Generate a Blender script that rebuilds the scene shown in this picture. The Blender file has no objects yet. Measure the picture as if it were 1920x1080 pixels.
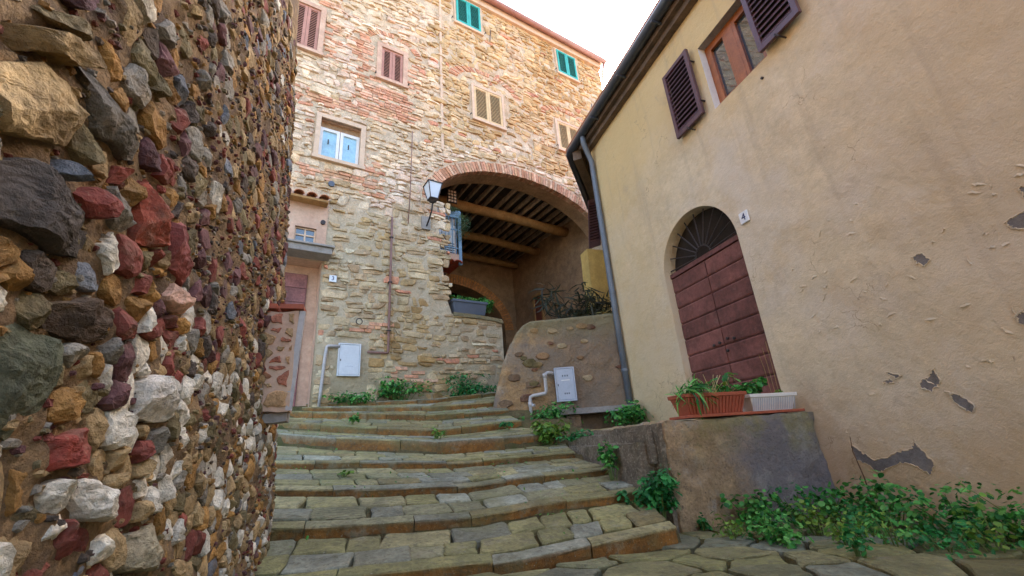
import bpy, bmesh, math, random
import numpy as np
from mathutils import Vector, Matrix, noise

# ------------------------------------------------------------------ camera, world, sun, exposure
SC = bpy.context.scene
COL = SC.collection
M3 = Matrix(((0.9567, 0.0344, 0.2890), (-0.2820, 0.3495, 0.8935), (-0.0702, -0.9363, 0.3441)))   # image axes -> world
cam_d = bpy.data.cameras.new('camera')
cam = bpy.data.objects.new('camera', cam_d)
COL.objects.link(cam)
rx = M3 @ Vector((1, 0, 0)); fz = (M3 @ Vector((0, 0, 1))).normalized()
rx = (rx - fz * rx.dot(fz)).normalized(); uy = fz.cross(rx) * -1
cam.matrix_world = Matrix(((rx.x, uy.x, -fz.x, 0), (rx.y, uy.y, -fz.y, 0), (rx.z, uy.z, -fz.z, 0), (0, 0, 0, 1)))
cam_d.sensor_width = 36
cam_d.lens = 805 / 1920 * 36
cam_d.clip_start = 0.02
cam_d.clip_end = 2000
SC.camera = cam

SUN_AZ, SUN_EL = math.radians(40), math.radians(38)     # azimuth measured from +Y towards +X
w = bpy.data.worlds.new('World'); SC.world = w; w.use_nodes = True
nt = w.node_tree
bg = nt.nodes['Background']
sky = nt.nodes.new('ShaderNodeTexSky'); sky.sky_type = 'NISHITA'
sky.sun_disc = False
sky.sun_elevation = SUN_EL
sky.sun_rotation = SUN_AZ
sky.air_density = 1.0; sky.dust_density = 4.0; sky.ozone_density = 1.0
nt.links.new(sky.outputs[0], bg.inputs[0])
bg.inputs[1].default_value = 0.15
sd = bpy.data.lights.new('sun', 'SUN'); sun = bpy.data.objects.new('sun', sd); COL.objects.link(sun)
sd.energy = 3.0; sd.angle = math.radians(0.6); sd.color = (1.0, 0.93, 0.82)
sdir = Vector((math.sin(SUN_AZ) * math.cos(SUN_EL), math.cos(SUN_AZ) * math.cos(SUN_EL), math.sin(SUN_EL)))
sun.rotation_euler = sdir.to_track_quat('Z', 'Y').to_euler()
SC.view_settings.view_transform = 'Standard'
SC.view_settings.look = 'None'
SC.view_settings.gamma = 1
SC.view_settings.use_curve_mapping = False
SC.view_settings.exposure = 2.9
try:
    SC.cycles.max_bounces = 8; SC.cycles.diffuse_bounces = 5
except Exception:
    pass

rng = np.random.default_rng(7)
random.seed(7)

def px(p):
    """how many photo pixels from the picture centre a point lands (used only to rank pieces by visible size)"""
    q = M3.transposed() @ Vector(p)
    return (960 + 805 * q.x / q.z, 540 + 805 * q.y / q.z, q.z) if q.z > 0.05 else (1e5, 1e5, -1)

# ------------------------------------------------------------------ object helpers
def tag(o, label=None, cat=None, group=None, kind=None):
    if label: o['label'] = label
    if cat: o['category'] = cat
    if group: o['group'] = group
    if kind: o['kind'] = kind
    return o

def empty(name, loc=(0, 0, 0), label=None, cat=None, group=None, parent=None):
    o = bpy.data.objects.new(name, None); COL.objects.link(o); o.location = loc
    o.empty_display_size = 0.1
    if parent: o.parent = parent
    return tag(o, label, cat, group)

class MB:
    """collects vertices, faces and per-vertex colours of ONE mesh"""
    def __init__(s): s.v = []; s.f = []; s.c = []; s.n = 0
    def add(s, v, f, c=(.5, .5, .5)):
        v = np.asarray(v, float).reshape(-1, 3)
        c = np.asarray(c, float)
        if c.ndim == 1: c = np.tile(c[:3], (len(v), 1))
        off = s.n
        s.v.append(v); s.c.append(c[:, :3])
        s.f.extend([tuple(i + off for i in q) for q in f]); s.n += len(v)
        return s
    def box(s, lo, hi, c=(.5, .5, .5), fr=None):
        x0, y0, z0 = lo; x1, y1, z1 = hi
        v = [(x0,y0,z0),(x1,y0,z0),(x1,y1,z0),(x0,y1,z0),(x0,y0,z1),(x1,y0,z1),(x1,y1,z1),(x0,y1,z1)]
        if fr is not None: v = [fr(*p) for p in v]
        return s.add(v, [(0,3,2,1),(4,5,6,7),(0,1,5,4),(1,2,6,5),(2,3,7,6),(3,0,4,7)], c)
    def bar(s, a, b, wd, ht, up=(0,0,1), c=(.5,.5,.5)):
        a = Vector(a); b = Vector(b); d = (b - a).normalized(); up = Vector(up)
        sd_ = d.cross(up).normalized() * (wd / 2); u2 = sd_.cross(d).normalized() * (ht / 2)
        v = []
        for p in (a, b):
            v += [p - sd_ - u2, p + sd_ - u2, p + sd_ + u2, p - sd_ + u2]
        return s.add([tuple(q) for q in v], [(3,2,1,0),(4,5,6,7),(0,1,5,4),(1,2,6,5),(2,3,7,6),(3,0,4,7)], c)
    def tube(s, path, r, n=10, c=(.5,.5,.5), cap=True):
        path = [Vector(p) for p in path]; k = len(path)
        rs = r if isinstance(r, (list, tuple)) else [r] * k
        vs = []; up = None
        for i, p in enumerate(path):
            d = (path[min(i+1, k-1)] - path[max(i-1, 0)]).normalized()
            if up is None: up = Vector((0,0,1)) if abs(d.z) < .9 else Vector((1,0,0))
            a = d.cross(up).normalized(); b = a.cross(d).normalized(); up = b
            for j in range(n):
                t = 2 * math.pi * j / n
                vs.append(tuple(p + (a * math.cos(t) + b * math.sin(t)) * rs[i]))
        f = []
        for i in range(k - 1):
            for j in range(n):
                j2 = (j + 1) % n
                f.append((i*n+j, i*n+j2, (i+1)*n+j2, (i+1)*n+j))
        if cap:
            f.append(tuple(range(n-1, -1, -1))); f.append(tuple((k-1)*n + j for j in range(n)))
        return s.add(vs, f, c)
    def prism(s, poly, fr, w0, w1, c=(.5,.5,.5)):
        """polygon in (u,v) extruded between w0 and w1 in frame fr"""
        n = len(poly)
        v = [fr(p[0], p[1], w0) for p in poly] + [fr(p[0], p[1], w1) for p in poly]
        f = [tuple(range(n-1, -1, -1)), tuple(range(n, 2*n))] + [(i, (i+1) % n, n + (i+1) % n, n + i) for i in range(n)]
        return s.add(v, f, c)
    def mesh(s, name):
        me = bpy.data.meshes.new(name)
        v = np.concatenate(s.v) if s.v else np.zeros((0, 3))
        me.from_pydata(v.tolist(), [], s.f)
        at = me.color_attributes.new('Col', 'FLOAT_COLOR', 'POINT')
        cc = np.ones((len(v), 4)); cc[:, :3] = np.concatenate(s.c)
        at.data.foreach_set('color', cc.ravel())
        me.update()
        return me
    def build(s, name, mat, parent=None, smooth=False, fix=True, loc=None):
        me = s.mesh(name)
        if fix:
            bm = bmesh.new(); bm.from_mesh(me)
            bmesh.ops.recalc_face_normals(bm, faces=bm.faces); bm.to_mesh(me); bm.free()
        me.materials.append(mat)
        if smooth:
            me.polygons.foreach_set('use_smooth', [True] * len(me.polygons))
        o = bpy.data.objects.new(name, me); COL.objects.link(o)
        if parent:
            o.parent = parent
            o.matrix_parent_inverse = Matrix.Translation(-parent.location) if parent.type == 'EMPTY' else Matrix()
        return o

def bevel(o, wdt, seg=2):
    m = o.modifiers.new('bevel', 'BEVEL'); m.width = wdt; m.segments = seg; m.limit_method = 'ANGLE'
    return o

def lin(r, g, b):
    f = lambda c: (c/255/12.92) if c/255 <= .04045 else ((c/255 + .055)/1.055) ** 2.4
    return np.array((f(r), f(g), f(b)))

# ------------------------------------------------------------------ materials
def mat(name, base=None, spots=(), bumps=((40, .3, .01),), rough=.85, metal=0, spec=.3, vary=.25, vscale=6., extra=None, sheen=0):
    """procedural material. base None = per-vertex colour 'Col'.
    spots: (noise scale, lo, hi, colour, amount[, detail]) stains; bumps: (scale, strength, distance)"""
    m = bpy.data.materials.new(name); m.use_nodes = True
    nt = m.node_tree; N = nt.nodes; L = nt.links
    bs = N['Principled BSDF']
    geo = N.new('ShaderNodeNewGeometry')
    if base is None:
        a = N.new('ShaderNodeAttribute'); a.attribute_name = 'Col'; col = a.outputs['Color']
    else:
        r = N.new('ShaderNodeRGB'); r.outputs[0].default_value = (*base, 1); col = r.outputs[0]
    def nz(scale, detail=6, rough_=.6, dist=0):
        n = N.new('ShaderNodeTexNoise'); n.inputs['Scale'].default_value = scale
        n.inputs['Detail'].default_value = detail; n.inputs['Roughness'].default_value = rough_
        n.inputs['Distortion'].default_value = dist
        L.new(geo.outputs['Position'], n.inputs['Vector']); return n.outputs['Fac']
    def mix(fac, c1, c2, bt='MIX'):
        x = N.new('ShaderNodeMix'); x.data_type = 'RGBA'; x.blend_type = bt
        if isinstance(fac, float): x.inputs[0].default_value = fac
        else: L.new(fac, x.inputs[0])
        L.new(c1, x.inputs[6])
        if isinstance(c2, (tuple, list, np.ndarray)): x.inputs[7].default_value = (*[float(q) for q in c2[:3]], 1)
        else: L.new(c2, x.inputs[7])
        return x.outputs[2]
    def ramp(v, lo, hi, a=0., b=1.):
        r = N.new('ShaderNodeMapRange'); r.inputs[1].default_value = lo; r.inputs[2].default_value = hi
        r.inputs[3].default_value = a; r.inputs[4].default_value = b; r.interpolation_type = 'SMOOTHSTEP'
        L.new(v, r.inputs[0]); return r.outputs[0]
    if vary:
        for sc, am in ((vscale, vary), (vscale * 7, vary * .7)):
            f = ramp(nz(sc), .25, .75, 1 - am, 1 + am)
            cv = N.new('ShaderNodeCombineColor')
            for i in range(3): L.new(f, cv.inputs[i])
            col = mix(1.0, col, cv.outputs[0], 'MULTIPLY')
    for sp in spots:
        sc, lo, hi, c, am = sp[:5]
        f = ramp(nz(sc, sp[5] if len(sp) > 5 else 8, .65), lo, hi, 0, am)
        col = mix(f, col, c)
    ctx = dict(N=N, L=L, geo=geo, nz=nz, mix=mix, ramp=ramp, bs=bs)
    if extra: col = extra(ctx, col) or col
    L.new(col, bs.inputs['Base Color'])
    bs.inputs['Roughness'].default_value = rough
    bs.inputs['Metallic'].default_value = metal
    bs.inputs['Specular IOR Level'].default_value = spec
    prev = None
    for sc, st, dist in bumps:
        b = N.new('ShaderNodeBump'); b.inputs['Strength'].default_value = st; b.inputs['Distance'].default_value = dist
        L.new(nz(sc, 8, .65), b.inputs['Height'])
        if prev is not None: L.new(prev, b.inputs['Normal'])
        prev = b.outputs[0]
    if prev is not None: L.new(prev, bs.inputs['Normal'])
    return m

def zmask(ctx, lo, hi, axis=2, wob=.35, wsc=1.6):
    """mask running from 0 to 1 between lo and hi along a world axis, with an uneven edge"""
    N, L = ctx['N'], ctx['L']
    s = N.new('ShaderNodeSeparateXYZ'); L.new(ctx['geo'].outputs['Position'], s.inputs[0])
    a = N.new('ShaderNodeMath'); a.operation = 'MULTIPLY_ADD'
    L.new(ctx['nz'](wsc, 7, .62), a.inputs[0]); a.inputs[1].default_value = wob * 2; a.inputs[2].default_value = -wob
    b = N.new('ShaderNodeMath'); b.operation = 'ADD'; L.new(s.outputs[axis], b.inputs[0]); L.new(a.outputs[0], b.inputs[1])
    return ctx['ramp'](b.outputs[0], lo, hi)

def mathn(ctx, op, a, b):
    n = ctx['N'].new('ShaderNodeMath'); n.operation = op
    for i, q in enumerate((a, b)):
        if isinstance(q, (int, float)): n.inputs[i].default_value = q
        else: ctx['L'].new(q, n.inputs[i])
    return n.outputs[0]

MT = {}
MT['rubble'] = mat('rubble_stone', None, spots=((7, .54, .74, (.22, .135, .06), .55), (18, .62, .76, (.07, .055, .04), .5), (26, .6, .78, (.42, .35, .25), .45), (70, .62, .72, (.06, .045, .03), .45)),
                   bumps=((14, .9, .02), (55, .9, .010), (200, .8, .004)), vary=.36, vscale=9, rough=.85)
MT['rubble_mortar'] = mat('rubble_mortar', (.25, .15, .068), spots=((5, .45, .65, (.15, .10, .068), .8), (16, .55, .72, (.40, .235, .095), .6), (90, .6, .7, (.06, .035, .02), .6)),
                   bumps=((18, 1, .03), (70, .9, .012), (200, .7, .004)), vary=.4, vscale=12, rough=.95)
MT['brick'] = mat('red_brick', None, spots=((9, .52, .7, (.21, .14, .09), .5), (30, .55, .72, (.12, .06, .045), .6), (80, .6, .7, (.32, .22, .14), .5)),
                  bumps=((40, .6, .006), (150, .6, .003)), vary=.3, vscale=14)
MT['facade_stone'] = mat('facade_stone', None, spots=((2.2, .48, .68, (.46, .29, .12), .5), (11, .58, .78, (.66, .54, .40), .4), (26, .58, .72, (.13, .085, .05), .65)),
                  bumps=((10, .8, .03), (34, .7, .014), (120, .6, .005)), vary=.3, vscale=5)
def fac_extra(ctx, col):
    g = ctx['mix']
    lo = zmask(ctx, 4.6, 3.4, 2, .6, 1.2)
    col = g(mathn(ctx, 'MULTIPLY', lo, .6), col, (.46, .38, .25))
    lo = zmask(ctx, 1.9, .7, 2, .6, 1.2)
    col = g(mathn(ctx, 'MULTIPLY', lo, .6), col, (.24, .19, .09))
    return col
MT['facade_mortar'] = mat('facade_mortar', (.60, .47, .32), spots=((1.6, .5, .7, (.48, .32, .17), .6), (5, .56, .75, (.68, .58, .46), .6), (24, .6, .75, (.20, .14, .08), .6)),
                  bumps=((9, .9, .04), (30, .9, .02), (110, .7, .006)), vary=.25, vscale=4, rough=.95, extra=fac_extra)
MT['pink_plaster'] = mat('pink_plaster', (.56, .36, .25), spots=((3, .5, .75, (.60, .47, .33), .6), (9, .58, .75, (.40, .22, .14), .4), (40, .65, .75, (.25, .18, .12), .4)),
                  bumps=((14, .5, .012), (70, .4, .004)), vary=.15, vscale=3)
MT['cream_trim'] = mat('cream_trim', (.62, .45, .31), spots=((6, .55, .75, (.50, .33, .22), .5), (30, .65, .75, (.3, .22, .15), .4)), bumps=((30, .3, .005),), vary=.12)

def plaster_extra(ctx, col):
    g = ctx['mix']; nzf = ctx['nz']
    # fresher ochre paint high under the eave and towards the far corner, bleached grey-beige coat lower down
    hi = zmask(ctx, 2.9, 4.3, 2, .7, .9)
    col = g(mathn(ctx, 'MULTIPLY', hi, .8), col, (.62, .45, .20))
    far = zmask(ctx, 3.6, 5.2, 1, .6, .8)
    col = g(mathn(ctx, 'MULTIPLY', far, .55), col, (.60, .44, .21))
    # browner, darker tone towards the near end
    nr = zmask(ctx, 2.6, 1.0, 1, .6, .9)
    col = g(mathn(ctx, 'MULTIPLY', nr, .5), col, (.48, .375, .24))
    # hairline cracks and rain streaks
    vr = ctx['N'].new('ShaderNodeTexVoronoi'); vr.feature = 'DISTANCE_TO_EDGE'; vr.inputs['Scale'].default_value = 1.7
    wv = ctx['N'].new('ShaderNodeVectorMath'); wv.operation = 'MULTIPLY_ADD'; ctx['L'].new(ctx['geo'].outputs['Position'], wv.inputs[0]); wv.inputs[1].default_value = (1, 1, 1)
    nn = ctx['N'].new('ShaderNodeTexNoise'); nn.inputs['Scale'].default_value = 5; nn.inputs['Detail'].default_value = 8; ctx['L'].new(ctx['geo'].outputs['Position'], nn.inputs['Vector'])
    sc2 = ctx['N'].new('ShaderNodeVectorMath'); sc2.operation = 'SCALE'; ctx['L'].new(nn.outputs['Color'], sc2.inputs[0]); sc2.inputs[3].default_value = .35
    ctx['L'].new(sc2.outputs[0], wv.inputs[2]); ctx['L'].new(wv.outputs[0], vr.inputs['Vector'])
    ck = mathn(ctx, 'MULTIPLY', ctx['ramp'](vr.outputs['Distance'], .006, .001), ctx['ramp'](nzf(1.1, 4, .5), .52, .6))
    col = g(mathn(ctx, 'MULTIPLY', ck, .7), col, (.28, .2, .13))
    mp = ctx['N'].new('ShaderNodeMapping'); mp.inputs['Scale'].default_value = (1, 6, .35); ctx['L'].new(ctx['geo'].outputs['Position'], mp.inputs['Vector'])
    ns = ctx['N'].new('ShaderNodeTexNoise'); ns.inputs['Scale'].default_value = 1.2; ns.inputs['Detail'].default_value = 6; ctx['L'].new(mp.outputs[0], ns.inputs['Vector'])
    stk = ctx['ramp'](ns.outputs['Fac'], .56, .72)
    col = g(mathn(ctx, 'MULTIPLY', stk, .28), col, (.36, .29, .21))
    # soaked brown band near the ground with pale salts
    lo = zmask(ctx, .25, -.45, 2, .45, 1.6)
    col = g(mathn(ctx, 'MULTIPLY', lo, .6), col, (.42, .27, .12))
    salt = mathn(ctx, 'MULTIPLY', lo, ctx['ramp'](nzf(3.0, 8, .7), .5, .62))
    col = g(mathn(ctx, 'MULTIPLY', salt, .75), col, (.56, .46, .34))
    # grey tide marks
    t = ctx['ramp'](nzf(1.3, 8, .7, .6), .58, .7)
    col = g(mathn(ctx, 'MULTIPLY', t, .35), col, (.38, .30, .22))
    # flaking specks in the nearer half
    near = zmask(ctx, 3.0, 2.0, 1, .3, 1.5)
    fl = mathn(ctx, 'MULTIPLY', near, ctx['ramp'](nzf(13, 10, .78, .8), .655, .675))
    col = g(mathn(ctx, 'MULTIPLY', fl, .75), col, (.27, .19, .12))
    return col
MT['plaster'] = mat('ochre_plaster', (.60, .495, .335), spots=((.7, .40, .60, (.62, .54, .43), .85), (2.6, .52, .70, (.56, .425, .26), .5), (8, .58, .74, (.62, .52, .38), .45), (30, .66, .76, (.36, .27, .18), .4)),
                  bumps=((2.5, .5, .06), (8, .3, .02), (26, .3, .008), (80, .3, .004), (260, .3, .0015)), vary=.12, vscale=2.2, rough=.9, extra=plaster_extra, spec=.15)
MT['patch'] = mat('bare_cement', (.165, .15, .14), spots=((9, .5, .7, (.24, .2, .16), .6),), bumps=((30, .6, .006), (120, .5, .003)), vary=.25, vscale=10)
MT['cement_wall'] = mat('old_cement_render', (.37, .225, .105), spots=((1.7, .46, .6, (.27, .205, .14), .9), (4, .52, .68, (.19, .145, .115), .8), (7, .56, .7, (.46, .36, .25), .6), (28, .58, .7, (.10, .075, .05), .7)),
                  bumps=((6, .9, .05), (22, 1, .025), (90, .8, .008)), vary=.3, vscale=6, rough=.95, extra=lambda ctx, col: ctx['mix'](mathn(ctx, 'MULTIPLY', zmask(ctx, 1.35, 1.85, 2, .3, 2.5), .75), ctx['mix'](mathn(ctx, 'MULTIPLY', zmask(ctx, 2.2, 2.9, 0, .6, 2.2), .7), col, (.20, .155, .115)), (.20, .175, .09)))
def block_extra(ctx, col):
    g = ctx['mix']
    r = zmask(ctx, 2.45, 3.0, 0, .5, 2.6)
    col = g(mathn(ctx, 'MULTIPLY', r, .88), col, (.205, .195, .21))
    sp = ctx['ramp'](ctx['nz'](3.4, 9, .75), .5, .66)
    col = g(mathn(ctx, 'MULTIPLY', sp, .55), col, (.45, .43, .38))
    dk = ctx['ramp'](ctx['nz'](36, 8, .75), .56, .66)
    col = g(mathn(ctx, 'MULTIPLY', dk, .6), col, (.06, .055, .055))
    t = zmask(ctx, -.25, .1, 2, .3, 3)
    gm = mathn(ctx, 'MULTIPLY', t, ctx['ramp'](ctx['nz'](2.6, 7, .6), .46, .6))
    return g(mathn(ctx, 'MULTIPLY', gm, .6), col, (.30, .27, .08))
MT['block'] = mat('weathered_block', (.43, .30, .17), spots=((3, .5, .68, (.28, .205, .135), .7), (2.4, .55, .7, (.24, .22, .07), .6), (20, .56, .7, (.09, .075, .06), .6), (60, .6, .72, (.45, .4, .33), .35)),
                  bumps=((8, .9, .04), (28, 1, .025), (90, 1, .01), (260, .8, .003)), vary=.3, vscale=7, rough=.97, extra=block_extra)
MT['pebble'] = mat('pebbledash', (.19, .15, .105), spots=((40, .53, .62, (.34, .28, .2), .8), (3, .5, .7, (.08, .075, .03), .6)), bumps=((45, 1, .018), (140, .9, .006)), vary=.35, vscale=10, rough=.97)
MT['paving'] = mat('paving_stone', None, spots=((1.7, .46, .64, (.17, .165, .065), .6), (6, .54, .7, (.40, .35, .23), .5), (12, .52, .66, (.12, .105, .05), .6), (30, .54, .66, (.075, .065, .035), .65), (60, .6, .7, (.44, .40, .28), .5), (120, .64, .71, (.58, .53, .42), .7)),
                  bumps=((6, .7, .025), (30, .9, .014), (110, .8, .005)), vary=.35, vscale=5, rough=.72, spec=.4)
MT['earth'] = mat('mossy_earth', (.14, .105, .045), spots=((5, .45, .65, (.055, .07, .015), .8), (40, .55, .7, (.16, .12, .06), .5)), bumps=((25, 1, .02), (100, .9, .006)), vary=.35, vscale=10, rough=1)
MT['ground'] = mat('street_ground', (.30, .26, .19), spots=((4, .5, .7, (.09, .09, .04), .6),), bumps=((20, .8, .02),), vary=.3, rough=.95)
MT['wood_dark'] = mat('purple_brown_boards', None, spots=((5, .52, .75, (.06, .03, .03), .6), (14, .58, .72, (.19, .11, .085), .5), (45, .62, .73, (.22, .15, .12), .5)), bumps=((30, .5, .006), (120, .6, .003)), vary=.32, vscale=4, rough=.6, spec=.3)
MT['shutter_dark'] = mat('aubergine_shutter', (.085, .038, .05), spots=((8, .6, .8, (.14, .075, .075), .5),), bumps=((60, .3, .002),), vary=.2, rough=.42, spec=.5)
MT['shutter_teal'] = mat('teal_shutter', (.035, .36, .31), bumps=((60, .2, .002),), vary=.12, rough=.5)
MT['shutter_cream'] = mat('cream_shutter', (.62, .44, .22), bumps=((60, .2, .002),), vary=.12, rough=.55)
MT['shutter_rose'] = mat('rose_shutter', (.43, .21, .15), bumps=((60, .2, .002),), vary=.15, rough=.55)
MT['varnish'] = mat('varnished_wood', (.30, .095, .025), spots=((14, .5, .75, (.20, .055, .015), .6),), bumps=((50, .2, .002),), vary=.2, vscale=9, rough=.35, spec=.5)
MT['white_paint'] = mat('white_paint', (.72, .70, .66), bumps=((60, .15, .002),), vary=.06, rough=.5)
MT['grey_stone'] = mat('grey_stone_slab', (.30, .27, .24), spots=((8, .55, .75, (.19, .17, .14), .6),), bumps=((30, .5, .006),), vary=.18, rough=.85)
MT['glass'] = None
g = bpy.data.materials.new('window_glass'); g.use_nodes = True
b_ = g.node_tree.nodes['Principled BSDF']; b_.inputs['Base Color'].default_value = (.03, .045, .05, 1); b_.inputs['Roughness'].default_value = .04
b_.inputs['Specular IOR Level'].default_value = 1.0; b_.inputs['Coat Weight'].default_value = 1.0; b_.inputs['Coat Roughness'].default_value = .02
MT['glass'] = g
MT['sky_pane'] = mat('sky_reflection_pane', (.34, .55, .66), bumps=((14, .4, .02),), vary=.12, vscale=3, rough=.6)  # sky reflection put into the pane colour
MT['iron'] = mat('dark_iron', (.05, .04, .038), spots=((60, .55, .7, (.13, .06, .03), .5),), bumps=((120, .4, .001),), vary=.2, rough=.55, metal=.3)
MT['iron_blue'] = mat('blue_grey_ironwork', (.16, .26, .34), bumps=((90, .2, .001),), vary=.12, rough=.45)
MT['gutter_dark'] = mat('dark_painted_gutter', (.035, .042, .055), bumps=((30, .2, .003),), vary=.2, rough=.32, spec=.6)
MT['pipe_grey'] = mat('blue_grey_downpipe', (.115, .135, .16), spots=((20, .6, .75, (.2, .17, .13), .4),), bumps=((50, .2, .002),), vary=.12, rough=.42, spec=.5)
MT['gutter_rose'] = mat('rose_brown_gutter', (.33, .16, .13), bumps=((30, .2, .003),), vary=.15, rough=.5)
MT['pvc'] = mat('grey_pvc_pipe', (.45, .42, .40), spots=((25, .55, .75, (.28, .2, .13), .5),), bumps=(), vary=.12, rough=.5)
MT['rust_pipe'] = mat('rusty_pipe', (.22, .12, .095), bumps=((60, .3, .002),), vary=.2, rough=.7)
MT['meter'] = mat('meter_cover', (.62, .64, .66), spots=((6, .6, .8, (.5, .47, .42), .5), (90, .68, .76, (.4, .36, .3), .4)), bumps=((60, .1, .001),), vary=.06, rough=.45)
MT['meter_grey'] = mat('meter_cover_grey', (.42, .45, .51), spots=((6, .58, .8, (.30, .28, .26), .5),), bumps=((60, .15, .001),), vary=.08, rough=.4)
MT['timber'] = mat('old_beam_timber', (.38, .215, .08), spots=((6, .5, .75, (.28, .13, .04), .7), (30, .6, .75, (.15, .08, .04), .5)), bumps=((12, .5, .02), (60, .4, .005)), vary=.25, vscale=4, rough=.8)
MT['soffit'] = mat('dark_brown_soffit', (.125, .085, .055), spots=((9, .5, .72, (.07, .05, .035), .6),), bumps=((20, .6, .01),), vary=.3, rough=.8)
MT['timber_dark'] = mat('dark_ceiling_timber', None, spots=((9, .5, .75, (.035, .022, .015), .6),), bumps=((20, .5, .01),), vary=.3, rough=.85)
MT['passage'] = mat('passage_plaster', (.35, .215, .115), spots=((1.8, .48, .68, (.25, .16, .095), .7), (6, .56, .74, (.52, .33, .16), .6), (30, .6, .74, (.10, .06, .035), .5)), bumps=((8, .8, .03), (34, .7, .012), (130, .6, .004)), vary=.25, vscale=4, rough=.95)
MT['ochre_pillar'] = mat('yellow_ochre_plaster', (.48, .33, .10), spots=((2.5, .5, .7, (.36, .24, .09), .6), (20, .62, .76, (.2, .14, .07), .5)), bumps=((12, .5, .015), (60, .4, .004)), vary=.15)
MT['terracotta'] = mat('terracotta', (.36, .095, .05), spots=((14, .55, .75, (.28, .07, .04), .5), (50, .66, .76, (.5, .3, .2), .4)), bumps=((50, .2, .002),), vary=.15, rough=.6)
MT['roof_tile'] = mat('clay_roof_tile', None, spots=((8, .5, .72, (.20, .12, .075), .6), (25, .6, .74, (.12, .10, .06), .6)), bumps=((25, .5, .008),), vary=.25)
MT['plastic_grey'] = mat('slate_plastic', (.10, .115, .145), bumps=((40, .1, .001),), vary=.1, rough=.45)
MT['soil'] = mat('potting_soil', (.05, .033, .02), bumps=((50, .9, .01),), vary=.3, rough=1)
MT['ink'] = mat('navy_ink', (.012, .02, .09), bumps=(), vary=0, rough=.4)
MT['ceramic'] = mat('glazed_tile', (.72, .74, .76), spots=((40, .64, .72, (.4, .4, .42), .4),), bumps=(), vary=.04, rough=.25, spec=.6)
MT['lamp_glass'] = mat('frosted_lamp_glass', (.62, .68, .74), bumps=(), vary=.05, rough=.25, spec=.6)
MT['dark_void'] = mat('dark_interior', (.03, .022, .016), bumps=(), vary=.2, rough=1)
MT['stem'] = mat('plant_stem', None, bumps=(), vary=.1, rough=.7)

def groove(ctx, col):
    wv = ctx['N'].new('ShaderNodeTexWave'); wv.inputs['Scale'].default_value = 9; wv.inputs['Distortion'].default_value = 1.2; wv.inputs['Detail'].default_value = 3
    wv.bands_direction = 'Y'; ctx['L'].new(ctx['geo'].outputs['Position'], wv.inputs['Vector'])
    return ctx['mix'](ctx['ramp'](wv.outputs['Fac'], .16, .04, 0, .75), col, (.06, .052, .03))
MT['paving_grooved'] = mat('grooved_paving_stone', None, spots=((1.7, .44, .62, (.195, .185, .055), .6), (6, .54, .7, (.40, .35, .23), .5), (30, .54, .66, (.075, .065, .035), .6), (120, .64, .71, (.58, .53, .42), .7)), bumps=((6, .7, .025), (30, .9, .014), (110, .8, .005)), vary=.35, vscale=5, rough=.75, extra=groove)

def leaf_mat():
    m = bpy.data.materials.new('green_leaf'); m.use_nodes = True
    nt = m.node_tree; N = nt.nodes; L = nt.links; bs = N['Principled BSDF']
    a = N.new('ShaderNodeAttribute'); a.attribute_name = 'Col'
    L.new(a.outputs['Color'], bs.inputs['Base Color']); bs.inputs['Roughness'].default_value = .5
    bs.inputs['Specular IOR Level'].default_value = .35
    tr = N.new('ShaderNodeBsdfTranslucent'); L.new(a.outputs['Color'], tr.inputs['Color'])
    mx = N.new('ShaderNodeMixShader'); mx.inputs[0].default_value = .3
    L.new(bs.outputs[0], mx.inputs[1]); L.new(tr.outputs[0], mx.inputs[2])
    L.new(mx.outputs[0], N['Material Output'].inputs['Surface'])
    return m
MT['leaf'] = leaf_mat()

# ------------------------------------------------------------------ masonry generator
def clip(poly, n, d):
    """keep the part of a convex polygon where p.n <= d"""
    out = []; k = len(poly)
    for i in range(k):
        a, b = poly[i], poly[(i+1) % k]
        da = a[0]*n[0] + a[1]*n[1] - d; db = b[0]*n[0] + b[1]*n[1] - d
        if da <= 0: out.append(a)
        if (da < 0 < db) or (db < 0 < da):
            t = da / (da - db); out.append((a[0] + (b[0]-a[0])*t, a[1] + (b[1]-a[1])*t))
    return out

def scatter(box, rad, tries, ay, ok, seeds=()):
    """uneven dart throwing; rad(u,v) spacing along u, ay = height/width of a stone"""
    u0, u1, v0, v1 = box
    P = np.zeros((12000, 3)); n = 0
    for sdp in seeds: P[n] = sdp; n += 1
    U = rng.uniform(u0, u1, tries); V = rng.uniform(v0, v1, tries); K = rng.uniform(.55, 1.45, tries)
    for u, v, k in zip(U, V, K):
        if not ok(u, v): continue
        r = rad(u, v) * k
        if n:
            q = P[:n]
            d2 = (q[:, 0]-u)**2 + ((q[:, 1]-v)/ay)**2
            if (d2 < (.5*(q[:, 2]+r))**2 * 1.0).any(): continue
        P[n] = (u, v, r); n += 1
        if n >= 11990: break
    return P[:n]

def cells(P, ay, big=3.0):
    Q = P.copy(); Q[:, 1] /= ay
    res = []
    for i in range(len(Q)):
        d2 = (Q[:, 0]-Q[i, 0])**2 + (Q[:, 1]-Q[i, 1])**2
        R = big * Q[i, 2]
        idx = np.argsort(d2)[1:26]
        x, y = Q[i, 0], Q[i, 1]
        poly = [(x-R*.6, y-R*.6), (x+R*.6, y-R*.6), (x+R*.6, y+R*.6), (x-R*.6, y+R*.6)]
        for j in idx:
            nx, ny = Q[j, 0]-x, Q[j, 1]-y
            # power diagram
            dd = (Q[j, 0]**2 + Q[j, 1]**2 - x*x - y*y + (Q[i, 2]**2 - Q[j, 2]**2) * .22) / 2
            poly = clip(poly, (nx, ny), dd)
            if len(poly) < 3: break
        res.append([(p[0], p[1]*ay) for p in poly] if len(poly) >= 3 else None)
    return res

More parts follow.
